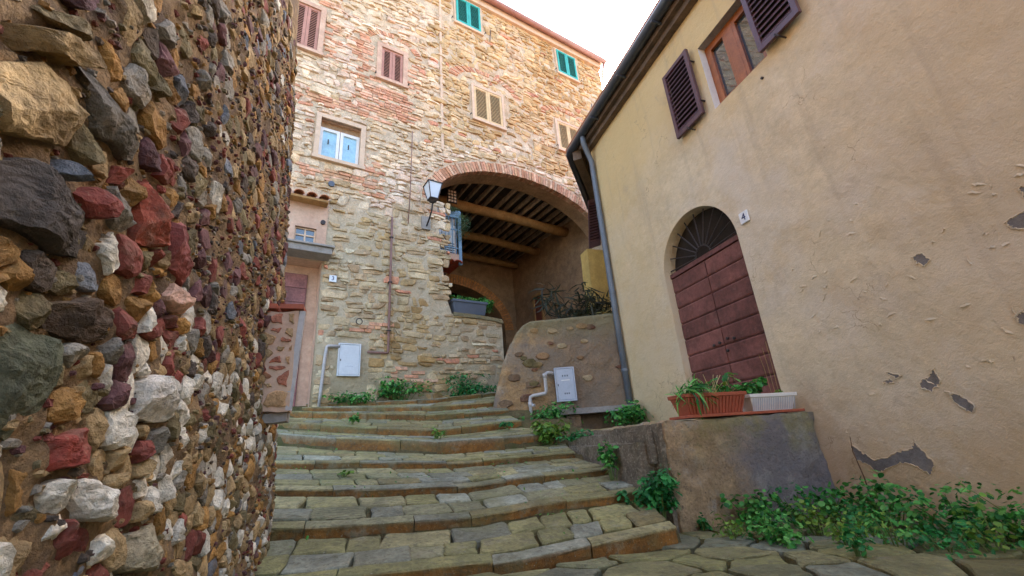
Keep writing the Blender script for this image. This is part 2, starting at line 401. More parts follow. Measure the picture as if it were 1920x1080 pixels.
def parea(p):
    p = np.asarray(p); x, y = p[:, 0], p[:, 1]
    return .5 * abs(np.dot(x, np.roll(y, -1)) - np.dot(y, np.roll(x, -1)))

def stone_shape(poly, gap, depth, nout=10, rings=3, rough=.08, facets=2, chaikin=0, back=.03, tilt=.3, cham=.14):
    """one angular, fractured stone over polygon poly (u,v): flat cleft planes meeting in edges; returns vertices (u,v,w) and faces"""
    p = np.asarray(poly, float); c = p.mean(0)
    for _ in range(chaikin):
        q = np.roll(p, -1, 0); p = np.stack([.8*p + .2*q, .2*p + .8*q], 1).reshape(-1, 2)
    # knock the corners off a little, keep the straight sides
    q = np.roll(p, -1, 0); p = np.stack([.9*p + .1*q, .1*p + .9*q], 1).reshape(-1, 2)
    seg = np.linalg.norm(np.roll(p, -1, 0) - p, axis=1); tot = seg.sum()
    if tot < 1e-5: return None
    cum = np.concatenate([[0], np.cumsum(seg)]); t = (np.arange(nout) + rng.uniform(-.15, .15, nout)) / nout * tot % tot
    nv = len(p)
    if nout > nv:                                          # snap samples to the true corners
        for cc_ in cum[:-1]:
            t[np.argmin(np.abs(t - cc_))] = cc_
    t.sort()
    pp = np.vstack([p, p[:1]])
    o = np.stack([np.interp(t, cum, pp[:, 0]), np.interp(t, cum, pp[:, 1])], 1) - c
    r = np.linalg.norm(o, axis=1, keepdims=True); rm = r.mean()
    o = o * np.clip(1 - gap / np.maximum(r, 1e-4), .3, 1) * (1 + rng.normal(0, rough * .7, (nout, 1)))
    ss = [1.0, 1.0, 1 - cham] + list(np.linspace(1 - cham, .0, rings + 1)[1:-1] if rings > 1 else [])
    prof = [-back, depth * .45] + [depth * 1.3] * (len(ss) - 2)
    planes = [(depth, rng.normal(0, tilt, 2))]
    for _ in range(facets):
        a = rng.uniform(0, 2 * math.pi); gmag = rng.uniform(.3, 1.15)
        planes.append((depth * rng.uniform(1.0, 1.35), gmag * np.array((math.cos(a), math.sin(a)))))
    V = []
    for k, (s, wv) in enumerate(zip(ss, prof)):
        xy = o * s * (1 + (rng.normal(0, rough * .3, (nout, 1)) if k > 1 else 0))
        wz = np.full(nout, wv)
        if k > 0:
            for d, g_ in planes: wz = np.minimum(wz, d - depth * (xy @ g_) / rm)
            wz = wz + rng.normal(0, rough * depth * .35, nout)
            wz = np.maximum(wz, -.012)
        V.append(np.column_stack([xy + c, wz]))
    wc = min(d for d, g_ in planes)
    V.append(np.array([[c[0], c[1], wc]]))
    v = np.vstack(V); F = []
    R = len(ss)
    for k in range(R-1):
        for j in range(nout):
            j2 = (j+1) % nout
            F.append((k*nout+j, k*nout+j2, (k+1)*nout+j2, (k+1)*nout+j))
    top = (R-1)*nout
    for j in range(nout): F.append((top+j, top+(j+1) % nout, R*nout))
    return v, F

def fractal(v, scale, octv=4):
    return np.array([noise.fractal(Vector(p) * scale, 1.0, 2.1, octv) for p in v])

def place_pieces(items, name, mt, parent, limit=300, smooth=False, rest_name=None):
    """items: (score, verts(world), faces, colour). the largest `limit` become objects, the rest one part"""
    items.sort(key=lambda t: -t[0])
    for sc_, v, f, c in items[:limit]:
        MB().add(v, f, c).build(name, mt, parent, smooth, fix=False)
    if len(items) > limit:
        mb = MB()
        for sc_, v, f, c in items[limit:]: mb.add(v, f, c)
        o = mb.build(rest_name or name + 'work', mt, parent, smooth, fix=False); tag(o, kind='stuff')

def score(v):
    m = v.mean(0); q = px(m)
    if q[2] < 0 or not (-60 < q[0] < 1980 and -60 < q[1] < 1140): return 0
    s = np.array([px(p)[:2] for p in v[::3]])
    d = s.max(0) - s.min(0)
    return float(d[0] * d[1])

def grid_wall(us, zs, holes, fr, disp=None):
    """front sheet on breakpoints us x zs leaving out rectangular holes"""
    vid = {}; V = []; F = []
    def vert(i, j):
        if (i, j) not in vid:
            vid[(i, j)] = len(V); u, z = us[i], zs[j]
            V.append(fr(u, z, disp(u, z) if disp else 0))
        return vid[(i, j)]
    for i in range(len(us)-1):
        for j in range(len(zs)-1):
            cu, cz = (us[i]+us[i+1])/2, (zs[j]+zs[j+1])/2
            if any(h[0] < cu < h[1] and h[2] < cz < h[3] for h in holes): continue
            F.append((vert(i, j), vert(i+1, j), vert(i+1, j+1), vert(i, j+1)))
    return V, F

def breaks(lo, hi, step, keys):
    ks = sorted({round(k, 4) for k in keys if lo < k < hi} | {lo, hi}); out = []
    for a, b in zip(ks, ks[1:]):
        n = max(1, int(round((b-a)/step))); out += list(np.linspace(a, b, n+1)[:-1])
    return out + [hi]

def closed_slab(P, thick):
    """P: array (nu,nv,3) front grid; a closed slab with back shifted by thick"""
    nu, nv = P.shape[:2]; a = P.reshape(-1, 3); b = a + np.asarray(thick); n = nu*nv
    F = []; ix = lambda i, j: i*nv + j
    for i in range(nu-1):
        for j in range(nv-1):
            F.append((ix(i,j), ix(i+1,j), ix(i+1,j+1), ix(i,j+1)))
            F.append((n+ix(i,j), n+ix(i,j+1), n+ix(i+1,j+1), n+ix(i+1,j)))
    ring = [ix(i, 0) for i in range(nu)] + [ix(nu-1, j) for j in range(1, nv)] + [ix(i, nv-1) for i in range(nu-2, -1, -1)] + [ix(0, j) for j in range(nv-2, 0, -1)]
    for k in range(len(ring)):
        p, q = ring[k], ring[(k+1) % len(ring)]; F.append((p, q, n+q, n+p))
    return np.vstack([a, b]), F

def rough_box(name, lo, hi, mt, parent=None, seg=.06, amp=.01, sc=6, smooth=True, shear=None):
    """box cut fine and knocked about so edges are uneven"""
    bm = bmesh.new()
    d = [hi[i]-lo[i] for i in range(3)]
    bmesh.ops.create_cube(bm, size=1)
    for ax in range(3):
        k = max(1, min(40, int(d[ax]/seg)))
        for t in range(1, k):
            g_ = bm.verts[:] + bm.edges[:] + bm.faces[:]
            co = [0, 0, 0]; co[ax] = -0.5 + t/k; no = [0, 0, 0]; no[ax] = 1
            bmesh.ops.bisect_plane(bm, geom=g_, plane_co=co, plane_no=no)
    for v in bm.verts:
        e = sum(abs(abs(c)-.5) < 1e-4 for c in v.co)
        p = Vector([lo[i] + (v.co[i]+.5)*d[i] for i in range(3)])
        cen = Vector([(lo[i]+hi[i])/2 for i in range(3)])
        if e >= 2:
            p += (cen - p).normalized() * amp * 1.3 * (.6 + noise.noise(p*9))
        p += noise.noise_vector(p * sc) * amp + noise.noise_vector(p * sc * 3.1) * amp * .55 + noise.noise_vector(p * sc * 7) * amp * .3
        if shear: p = shear(p)
        v.co = p
    bmesh.ops.recalc_face_normals(bm, faces=bm.faces)
    me = bpy.data.meshes.new(name); bm.to_mesh(me); bm.free()
    me.materials.append(mt)
    if smooth: me.polygons.foreach_set('use_smooth', [True]*len(me.polygons)); me.set_sharp_from_angle(angle=.7)
    o = bpy.data.objects.new(name, me); COL.objects.link(o)
    if parent: o.parent = parent; o.matrix_parent_inverse = Matrix.Translation(-parent.location) if parent.type == 'EMPTY' else Matrix()
    return o

def frame(O, U, V, N):
    O, U, V, N = map(Vector, (O, U, V, N))
    return lambda u, v, w_=0: tuple(O + U*u + V*v + N*w_)
def to_world(fr, uvw):
    O = np.array(fr(0,0,0)); A = np.array([np.array(fr(1,0,0))-O, np.array(fr(0,1,0))-O, np.array(fr(0,0,1))-O])
    return O + np.asarray(uvw) @ A

# ------------------------------------------------------------------ frames of the main walls
BD = Vector((.964, .266, 0)).normalized()          # along the stone facade
FN = Vector((-BD.y, BD.x, 0))                      # into the building
FA = frame((0, 7.5, 0), BD, (0, 0, 1), -FN)        # facade: u, z, w (towards the street)
HW = frame((3.6, 0, 0), (0, 1, 0), (0, 0, 1), (-1, 0, 0))   # plastered house: Y, z, w
def LWv(uvw):
    a = np.asarray(uvw, float); u, v, w_ = a[:, 0], a[:, 1], a[:, 2]
    x = -.6 - .055*v + w_ - .55*np.maximum(0, u-3.0)**2
    return np.column_stack([x, u, v + .055*w_])

# ------------------------------------------------------------------ ground and stairs (setting)
def gz(x, y): return -.605 - .03*x
ob = MB().add([(-150,-150,-.74),(150,-150,-.74),(150,150,-.74),(-150,150,-.74)], [(0,1,2,3)]).build('ground', MT['ground'])
tag(ob, kind='structure')

NOS = [[(-.75,2.66,-.53),(-.19,2.60,-.54),(.54,2.55,-.555),(.64,2.51,-.565),(1.7,2.61,-.54),(1.80,2.62,-.54)],
 [(-.75,3.24,-.355),(-.13,3.12,-.39),(.54,3.04,-.41),(.66,3.06,-.41),(1.24,3.10,-.39),(1.95,3.16,-.38)],
 [(-.78,3.85,-.17),(.01,3.67,-.23),(.52,3.58,-.25),(.63,3.57,-.26),(1.16,3.61,-.24),(1.95,3.65,-.24)],
 [(-.9,4.48,.01),(-.12,4.30,-.04),(.54,4.14,-.09),(.63,4.08,-.10),(1.11,4.10,-.10),(1.85,4.12,-.10)],
 [(-1.1,5.54,.32),(-.48,5.18,.22),(.62,4.73,.09),(1.41,4.72,.09),(2.05,4.82,.11)],
 [(-1.2,6.08,.48),(-.17,5.56,.33),(.69,5.26,.24),(1.31,5.34,.27),(1.75,5.42,.29)],
 [(-1.15,6.62,.645),(.69,5.98,.46),(1.49,6.07,.48),(1.8,6.12,.49)],
 [(-1.05,6.96,.735),(.75,6.49,.61),(1.65,6.61,.65),(1.9,6.66,.66)],
 [(-1.05,7.3,.82),(.77,7.12,.79),(1.02,7.16,.81),(2.3,7.62,.94)]]
RIS = [.055, .062, .055, .055, .125, .085, .08, .07, .07]
def along(l, s):
    l = np.array(l); x = l[0,0] + (l[-1,0]-l[0,0])*np.asarray(s, float)
    return np.stack([x, np.interp(x, l[:,0], l[:,1]), np.interp(x, l[:,0], l[:,2])], -1)
def tread(i, s, t):
    a = along(NOS[i], s); b = along(NOS[i+1], s) - np.array((0, 0, RIS[i+1]))
    return a*(1-np.asarray(t)[..., None]) + b*np.asarray(t)[..., None]

stair = MB(); S = np.linspace(0, 1, 25); rows = []
def row(p, dz, dy=0):
    q = p.copy(); q[:, 2] += dz; q[:, 1] += dy
    q[0, 0] -= .5; q[-1, 0] += .03 if len(rows) < 3 else (.18 if len(rows) < 9 else .7); rows.append(q)
a0 = along(NOS[0], S); g0 = a0.copy(); g0[:, 2] = [gz(*p[:2]) for p in g0]
row(g0, -.12, -.02)
for i in range(len(NOS)):
    row(along(NOS[i], S), -.035, .03)
    if i < len(NOS)-1: row(tread(i, S, np.ones_like(S)), -.03, .0)
row(along(NOS[-1], S), -.03, .9)
V = np.vstack(rows); V[:, 2] += fractal(V, 5, 3)*.008
F = [(r*25+j, r*25+j+1, (r+1)*25+j+1, (r+1)*25+j) for r in range(len(rows)-1) for j in range(24)]
stairway = stair.add(V, F).build('stairway', MT['earth'], smooth=True)
tag(stairway, kind='structure')

PAVC = [c_*np.array((.84, .88, .84)) for c_ in (lin(150,138,92), lin(136,128,96), lin(144,134,88), lin(160,146,104), lin(132,127,108), lin(142,124,82), lin(152,148,130))]
def slab_shape(poly, gap, top, back=.05, rough=.012, sub=1):
    """flat-topped paving stone with worn arrises over polygon (u,v)"""
    p = np.asarray(poly, float); c = p.mean(0); n = len(p); out = []
    for i in range(n):
        a, b, d = p[i-1], p[i], p[(i+1) % n]
        e1 = (a-b); e2 = (d-b); l1 = np.linalg.norm(e1); l2 = np.linalg.norm(e2)
        k = rng.uniform(.006, .022)
        out += [b + e1/l1*min(k, l1*.3), b + e2/l2*min(k, l2*.3)]
        if l2 > .12: out.append((b+d)/2 + rng.normal(0, rough*.5, 2))
    o = np.array(out) - c; r = np.linalg.norm(o, axis=1, keepdims=True)
    o = o*np.clip(1-gap/r, .5, 1); m = len(o)
    tl = rng.normal(0, .012, 2)
    ins = np.clip(1-.011/np.linalg.norm(o, axis=1, keepdims=True), .5, 1)
    V = [np.column_stack([o+c, np.full(m, -back)]), np.column_stack([o+c, np.full(m, top-.008) + o@tl + rng.normal(0, .0015, m)]),
         np.column_stack([o*ins+c, np.full(m, top)+o@tl + rng.normal(0, .002, m)]), np.column_stack([o*.5+c, np.full(m, top)+o@tl*.5 + rng.normal(0, .002, m)]), [[c[0], c[1], top+rng.normal(0, .003)]]]
    F = []
    for k in range(3):
        for j in range(m):
            j2 = (j+1) % m; F.append((k*m+j, k*m+j2, (k+1)*m+j2, (k+1)*m+j))
    for j in range(m): F.append((3*m+j, 3*m+(j+1) % m, 4*m))
    return np.vstack(V), F

# kerb stones and paving stones of each step
for i in range(len(NOS)):
    L_ = np.linalg.norm(along(NOS[i], [0, 1])[1]-along(NOS[i], [0, 1])[0])
    cuts = [0]
    while cuts[-1] < 1: cuts.append(cuts[-1] + rng.uniform(.3, .75)/L_)
    cuts[-1] = 1.0
    if len(cuts) > 2 and cuts[-1]-cuts[-2] < .1: cuts.pop(-2)
    xm = (.6-NOS[i][0][0])/(NOS[i][-1][0]-NOS[i][0][0])           # a joint at the bend in the middle
    k = int(np.argmin([abs(c-xm) for c in cuts[1:-1]]))+1 if len(cuts) > 2 else None
    if k: cuts[k] = xm
    kw = .10 if i < 4 else .13
    for a, b in zip(cuts, cuts[1:]):
        ln = (b-a)*L_; n = max(3, int(ln/.1)); s = np.linspace(a+.004/L_, b-.004/L_, n)
        f = along(NOS[i], s)
        if i < len(NOS)-1:
            bk = tread(i, s, np.ones_like(s)); dr = bk-f; d = np.linalg.norm(dr[:, :2], axis=1, keepdims=True); dr = dr/d
        else: dr = np.tile((0, 1, .1), (n, 1))
        jit = np.array([noise.noise(Vector((q[0]*4, q[1]*4, i))) for q in f])
        f = f + np.column_stack([0*jit, jit*.004, jit*.004]) + np.array((0, rng.normal(0, .006), rng.normal(0, .004)))
        sec = [(.016, -RIS[i]-.05), (.006, -RIS[i]*.5), (.0, -.012), (.003, -.003), (.011, .0), (kw*.6, .002), (kw, .0), (kw+.003, -.06)]
        rows_ = []
        for (dp, dz) in sec:
            q = f + dr*dp; q[:, 2] += dz; q += rng.normal(0, .0018, q.shape); rows_.append(q)
        V = np.vstack(rows_); m = len(sec)
        F = [(r*n+j, r*n+j+1, (r+1)*n+j+1, (r+1)*n+j) for r in range(m-1) for j in range(n-1)]
        F += [tuple(r*n for r in range(m)), tuple(r*n+n-1 for r in range(m-1, -1, -1))]
        cf = lin(138, 92, 38)*rng.uniform(.75, 1.0); ct = PAVC[rng.integers(len(PAVC))]*rng.uniform(.8, 1.05)
        C = np.vstack([np.tile(cf if r < 2 else (.5*cf+.5*ct if r == 2 else ct), (n, 1)) for r in range(m)])
        MB().add(V, F, C).build('kerb_stone', MT['paving'], stairway, smooth=False)
    if i == len(NOS)-1: continue
    dep = float(np.linalg.norm((tread(i, np.array([.5]), np.array([1.]))-along(NOS[i], [.5]))[0]))
    t0 = kw/dep; av = dep-kw
    nr = max(1, int(round(av/.2)))
    ts = np.linspace(t0+.01, .985, nr+1); ts[1:-1] += rng.normal(0, .02, nr-1)
    for r in range(nr):
        s = 0.0
        while s < 1:
            wd = rng.uniform(.15, .40)/L_; e = min(1.0, s+wd)
            if 1-e < .1/L_: e = 1.0
            o0 = tread(i, np.array([s]), np.array([ts[r]]))[0]
            hu = (e-s)*L_; hv = (ts[r+1]-ts[r])*dep
            j = lambda: rng.normal(0, .008)
            poly = [(j(), j()), (hu+j(), j()), (hu+j(), hv+j()), (j(), hv+j())]
            v, F = slab_shape(poly, .003, .003+abs(rng.normal(0, .003)))
            P = tread(i, s + v[:, 0]/L_, ts[r] + v[:, 1]/dep); P[:, 2] += v[:, 2]
            c = PAVC[rng.integers(len(PAVC))]*rng.uniform(.8, 1.15)
            MB().add(P, F, c).build('paving_stone', MT['paving_grooved'] if i < 2 and rng.random() < .13 else MT['paving'], stairway, fix=False)
            s = e

# street paving in front of the lowest step
pave = MB(); gx = np.linspace(-.9, 3.7, 24); gy = np.linspace(-3, 3.1, 32)
V = [(x, y, gz(x, y)-.03+.012*noise.noise(Vector((x*3, y*3, 0)))) for x in gx for y in gy]
F = [(a*32+b, (a+1)*32+b, (a+1)*32+b+1, a*32+b+1) for a in range(23) for b in range(31)]
pavement = pave.add(V, F).build('pavement', MT['earth'], smooth=True); tag(pavement, kind='structure')
def s1y(x): return float(np.interp(x, [q[0] for q in NOS[0]], [q[1] for q in NOS[0]]))
Pp = scatter((-.75, 3.6, .5, 2.98), lambda u, v: .32, 2500, .75, lambda u, v: v < (s1y(u)-.02 if u < 1.8 else 2.97))
for p, c in zip(Pp, cells(Pp, .75, 2.4)):
    if c is None: continue
    c = clip(c, (0, 1), (s1y(p[0])-.02) if p[0] < 1.8 else 2.97); c = clip(c, (1, 0), 3.6)
    if len(c) < 3 or parea(c) < .004: continue
    v, F = slab_shape(c, .014, .012+abs(rng.normal(0, .008)), rough=.03)
    v[:, 2] += np.array([gz(q[0], q[1]) for q in v])
    MB().add(v, F, PAVC[rng.integers(len(PAVC))]*rng.uniform(.7, 1.0)*np.array((.9, .95, .9))).build('paving_stone', MT['paving'], pavement, fix=False)

# upper flight behind the parapet, up into the archway
for k in range(6):
    b = MB(); b.box((2.48, .6, -.15-.3*(k+1)), (4.3, 1.08+.19*k, -.15-.3*k+.02), fr=lambda u, z, w_: FA(u, z, w_))
    o = b.build('upper_step', MT['grey_stone'], stairway); bevel(o, .012)

# ------------------------------------------------------------------ left rubble wall
wall_l = empty('rubble_wall', (-.6, 1.5, -.6), 'tall rough rubble wall of tan, grey and red stones along the left side of the steps', 'wall')
us = list(np.linspace(-6, .4, 30)[:-1]) + list(np.linspace(.4, 3.45, 140))
vs = list(np.linspace(-.8, 3.3, 165)[:-1]) + list(np.linspace(3.3, 6.5, 20))
UU, VV = np.meshgrid(us, vs, indexing='ij')
base = np.column_stack([UU.ravel(), VV.ravel(), np.zeros(UU.size)])
base[:, 2] = fractal(base, 3.2, 3)*.02 + fractal(base + 7, 14, 4)*.02 + .004
G = LWv(base).reshape(len(us), len(vs), 3)
V, F = closed_slab(G, (-.7, 0, 0))
MB().add(V, F).build('mortar', MT['rubble_mortar'], wall_l, smooth=True)

TAN, GREY, DARK, RED, WHT, BLU, OCH, PUR, OLV = (lin(172,142,98), lin(148,138,122), lin(92,78,66), lin(122,62,50), lin(214,202,180), lin(116,118,122), lin(164,120,64), lin(98,64,62), lin(122,106,72))
HERO = [ # outline on the wall (Y, z), colour, how far it stands out
 ([(.70,.60),(.768,.684),(.814,.731),(.878,.726),(.926,.703),(.928,.625),(.871,.594),(.78,.545)], TAN*1.0, .042),
 ([(.76,.46),(.823,.522),(.858,.552),(.939,.522),(1.035,.484),(1.061,.434),(.955,.405),(.905,.412),(.80,.40)], lin(86,76,68), .048),
 ([(1.195,.716),(1.246,.767),(1.325,.776),(1.352,.688),(1.345,.60),(1.276,.568),(1.215,.556),(1.205,.633)], lin(140,66,46), .06),
 ([(1.376,.703),(1.437,.738),(1.466,.654),(1.556,.603),(1.552,.555),(1.477,.566),(1.413,.572)], lin(134,72,64), .045),
 ([(.974,.562),(1.033,.601),(1.081,.597),(1.073,.541),(1.032,.521),(1.007,.539)], lin(120,56,44), .05),
 ([(.905,.556),(.933,.608),(.971,.574),(.943,.553)], BLU*.8, .055),
 ([(.905,.832),(.97,.822),(1.051,.80),(1.15,.798),(1.162,.762),(1.11,.727),(1.052,.729),(.985,.711),(.944,.755)], lin(112,104,92), .05),
 ([(.72,.715),(.746,.745),(.801,.803),(.886,.848),(.918,.826),(.858,.765),(.80,.736),(.761,.70)], lin(132,104,62), .055),
 ([(.74,.80),(.824,.868),(.905,.932),(.943,.902),(.89,.868),(.81,.822)], lin(128,110,78), .05),
 ([(.86,.24),(.908,.264),(.966,.256),(1.031,.252),(1.05,.174),(1.022,.112),(.976,.065),(.90,.08)], lin(92,92,70), .035),
 ([(.969,.308),(1.093,.366),(1.198,.357),(1.208,.305),(1.112,.262),(.999,.266)], lin(84,66,50), .035),
 ([(1.417,.474),(1.455,.541),(1.54,.557),(1.574,.485),(1.521,.453)], lin(212,166,140), .06),
 ([(1.355,.219),(1.428,.259),(1.527,.229),(1.542,.162),(1.503,.125),(1.369,.134)], lin(220,208,190), .06),
 ([(1.146,-.019),(1.182,-.0),(1.308,-.052),(1.317,-.097),(1.193,-.086)], lin(208,196,176), .06),
 ([(1.386,-.143),(1.558,-.125),(1.598,-.254),(1.399,-.216)], lin(160,146,118), .05),
 ([(1.02,.06),(1.16,.10),(1.20,.05),(1.17,.02),(1.05,.01)], lin(132,58,46), .04),
]
from_poly = lambda p, q: bool(sum(((a[1] > q[1]) != (b[1] > q[1])) and (q[0] < (b[0]-a[0])*(q[1]-a[1])/(b[1]-a[1]+1e-12)+a[0]) for a, b in zip(p, p[1:]+p[:1])) % 2)
ghost = []
for poly, c, d in HERO:
    cc = np.mean(poly, 0)
    P = np.array(poly + poly[:1])
    for a, b in zip(P, P[1:]):
        for t in np.arange(0, 1, .02/max(.02, np.linalg.norm(b-a))):
            q = cc + (a*(1-t)+b*t-cc)*.8; ghost.append((q[0], q[1], .02))
def lw_ok(u, v):
    q = px((-.6-.055*v, u, v))
    if not (q[2] > 0 and -420 < q[0] < 700 and -420 < q[1] < 1500): return False
    return not any(from_poly(h[0], (u, v)) for h in HERO)
def lw_rad(u, v):
    return (.066 + .02*(v > .55) - .012*(u > 2.2) + .05*max(0, -(u-.75))) * (.72 + .62*rng.random()**2.2)
PL = scatter((-.3, 3.44, -.66, 3.35), lw_rad, 26000, 1.02, lw_ok, ghost)
CL = cells(PL, 1.02)
items_s, items_b = [], []
def finish(v, amp):
    """break a stone surface with noise, harder on the outside"""
    n1 = fractal(v, 22, 4)*amp; n2 = fractal(v+11, 60, 3)*amp*.45
    v = v.copy(); k = np.clip(v[:, 2]/.02, 0, 1)
    # layered (schistose) ledges
    v[:, 2] += (n1+n2)*k + np.abs(np.sin(v[:, 1]*120+n1*90))*amp*.12*k
    v[:, 0] += n2*k; v[:, 1] += n1*.6*k
    return v
for poly, c, d in HERO:
    v, F = stone_shape(poly, .002, d, 44, 13, .012, 4, 0, .03, .18, .10)
    v = finish(v, .008); W_ = LWv(v)
    (items_b if c[0] > 2.6*c[1] else items_s).append((1e6+score(W_), W_, F, c))
for k in range(len(ghost), len(PL)):
    u, v0, r = PL[k]; c = CL[k]
    if c is None or parea(c) < .0007: continue
    n_ = noise.noise(Vector((u*1.3, v0*1.3, 3)))
    if v0 > .5 and rng.random() < .30: continue                   # bare mortar
    low = 1/(1+math.exp((v0-.42-.15*n_)*12))
    # red brick fragments cluster along a rising band
    band = math.exp(-((v0 - (.35+.55*(u-1.2)))/.5)**2)
    pr = .08 + .20*band*(u > 1.1) + .08*(v0 > .6)
    if rng.random() < pr: col = (RED if rng.random() < .7 else PUR)*rng.uniform(.7, 1.25); red = True
    else:
        red = False
        if rng.random() < low: pal, wt = [WHT, TAN, GREY, OCH, OLV, BLU], [.38, .24, .10, .14, .11, .03]
        else: pal, wt = [TAN, GREY, DARK, OCH, PUR, BLU, OLV, WHT], [.25, .17, .10, .20, .06, .06, .13, .03]
        col = pal[rng.choice(len(pal), p=wt)]*rng.uniform(.72, 1.15)
    d = rng.uniform(.010, .034)*(.8+.35*(u < 1.6))
    near = u < 1.9
    sh = stone_shape(c, rng.uniform(.0, .006 if v0 < .5 else .014), d, 22 if near else 12, 7 if near else 4, .05, 4, 0, .03, .3, .12)
    if sh is None: continue
    v = finish(sh[0], .0075 if near else .005); W_ = LWv(v)
    (items_b if red else items_s).append((score(W_), W_, sh[1], col))
peb = MB()                                           # grit and small chips standing in the mortar
for i in range(7500):
    u = .6 + 2.85*rng.random()**.9; v0 = rng.uniform(-.6, 2.9)
    q = px((-.6-.055*v0, u, v0))
    if not (q[2] > 0 and -60 < q[0] < 640 and -60 < q[1] < 1160): continue
    r = rng.uniform(.005, .017); n = 6; a = np.linspace(0, 2*math.pi, n, endpoint=False)+rng.uniform(0, 6)
    w0 = float(fractal(np.array([[u, v0, 0]]), 3.2, 3)[0]*.02 + fractal(np.array([[u+7, v0+7, 7]]), 14, 4)[0]*.02) + .004
    rr = r*rng.uniform(.6, 1.2, n)
    lo_ = np.column_stack([u+rr*np.cos(a), v0+rr*.8*np.sin(a), np.full(n, w0-.004)]); hi_ = np.column_stack([u+rr*.6*np.cos(a), v0+rr*.5*np.sin(a), w0+r*rng.uniform(.4, .9, n)])
    peb.add(LWv(np.vstack([lo_, hi_])), [(j, (j+1) % n, n+(j+1) % n, n+j) for j in range(n)]+[tuple(range(n, 2*n))], [TAN, GREY, OCH, DARK, RED, OLV, PUR][rng.integers(7)]*rng.uniform(.7, 1.2))
tag(peb.build('mortar_grit', MT['rubble'], wall_l, fix=False), kind='stuff')
place_pieces(items_s, 'stone', MT['rubble'], wall_l, 300, False, 'small_stones')
place_pieces(items_b, 'brick_fragment', MT['brick'], wall_l, 120, False, 'small_brick_fragments')
# ------------------------------------------------------------------ stone building with the archway
bld = empty('stone_building', FA(2, 0, -.3), 'tall old rubble stone building with a wide brick archway and shuttered windows', 'building')
EC, EA, EB = (3.4, 4.9), 2.4, 1.22                     # arch ellipse: centre (u, z), half width, rise
WIN = dict(casement=(-1.26,-.53,5.20,6.08), rose=(-.2,.28,7.58,8.46), rose2=(-1.95,-1.47,7.60,8.75), cream=(2.05,2.85,7.42,8.42),
           cream2=(4.65,5.42,7.45,8.40), teal=(1.64,2.36,10.36,11.28), teal2=(4.98,5.72,10.33,11.24), small=(-1.49,-1.16,3.45,3.72))
REC = (-2.5, -1.03, .3, 3.12)
HOLES = list(WIN.values()) + [REC, (1.0, 5.8, 2.45, 6.45), (2.45, 5.8, .0, 2.45)]
kz = [h[i] for h in HOLES for i in (2, 3)]; ku = [h[i] for h in HOLES for i in (0, 1)]
us = breaks(-3.6, 6.82, .12, ku); zs = breaks(-.2, 11.5, .12, kz)
def onedge(u, z): return any(h[0]-.02 <= u <= h[1]+.02 and h[2]-.02 <= z <= h[3]+.02 for h in HOLES)
fdisp = lambda u, z: 0 if onedge(u, z) else .022*noise.noise(Vector((u*1.7, z*1.7, 1))) + .012*noise.noise(Vector((u*6, z*6, 2)))
wm = MB(); V, F = grid_wall(us, zs, HOLES, FA, fdisp); wm.add(V, F)
# spandrels above the arch, the battered left jamb
th = np.linspace(math.pi, 0, 49)
for a, b in zip(th, th[1:]):
    p = [(EC[0]+(EA+.1)*math.cos(t), EC[1]+(EB+.1)*math.sin(t)) for t in (a, b)]
    p = [(min(5.8, max(1.0, q[0])), q[1]) for q in p]
    if p[1][0]-p[0][0] > 1e-4:
        wm.add([FA(*p[0]), FA(*p[1]), FA(p[1][0], 6.45), FA(p[0][0], 6.45)], [(0,1,2,3)])
wm.prism([(.95,2.3),(1.36,2.3),(1.34,2.45),(1.24,2.75),(1.12,3.75),(1.06,4.9),(.95,4.9)], FA, -.5, .003)
wm.box((1.0, 0, -.45), (2.43, 2.44, -.02), fr=FA)                                   # parapet thickness
wm.box((5.8, 0, -.5), (6.82, 6.4, -.01), fr=FA)
# sides, back and roof so that the building is a closed volume
wm.add([FA(-3.6,-.2,0), FA(-3.6,-.2,-12), FA(-3.6,11.5,-12), FA(-3.6,11.5,0)], [(0,1,2,3)])
wm.add([FA(6.82,-.2,0), FA(6.82,-.2,-12), FA(6.82,11.5,-12), FA(6.82,11.5,0)], [(0,1,2,3)])
wm.add([FA(-3.6,-.2,-12), FA(6.82,-.2,-12), FA(6.82,11.5,-12), FA(-3.6,11.5,-12)], [(0,1,2,3)])
wall_f = wm.build('wall', MT['facade_mortar'], bld, fix=False)
# reveals of the window openings
for k, h in WIN.items():
    u0, u1, z0, z1 = h; d = -.22; rv = MB()
    v = [FA(u0,z0,0), FA(u1,z0,0), FA(u1,z1,0), FA(u0,z1,0), FA(u0,z0,d), FA(u1,z0,d), FA(u1,z1,d), FA(u0,z1,d)]
    rv.add(v, [(0,1,5,4),(1,2,6,5),(2,3,7,6),(3,0,4,7),(4,5,6,7)]).build('window_reveal', MT['pink_plaster'], bld)

# --- stones and bricks of the facade
BRK = [(-.62,.62,6.62,7.36), (-.78,-.34,7.36,8.7), (-1.75,-.1,6.42,6.66), (-1.7,-.25,4.72,5.02), (-.3,-.08,4.62,5.5), (.42,.62,7.4,8.4),(-1.4,-1.2,8.9,9.2),(.2,.9,1.15,1.42),(-.35,.05,1.9,2.15), (-1.28,-1.05,7.5,8.6)]
SUR = {k: (h[0]-.1, h[1]+.1, h[2]-.08, h[3]+.12) for k, h in WIN.items()}
NOST = list(SUR.values()) + [(-3, -1.0, -1, 4.42), (-.72,-.2,1.02,1.86), (2.45, 5.85, -1, 2.45), (1.36,5.85,2.45,4.9)]
def in_arch(u, z, g=.3): return z > EC[1]-.02 and ((u-EC[0])/(EA+g))**2 + ((z-EC[1])/(EB+g))**2 < 1
def inr(u, z, r, m=0): return r[0]-m < u < r[1]+m and r[2]-m < z < r[3]+m
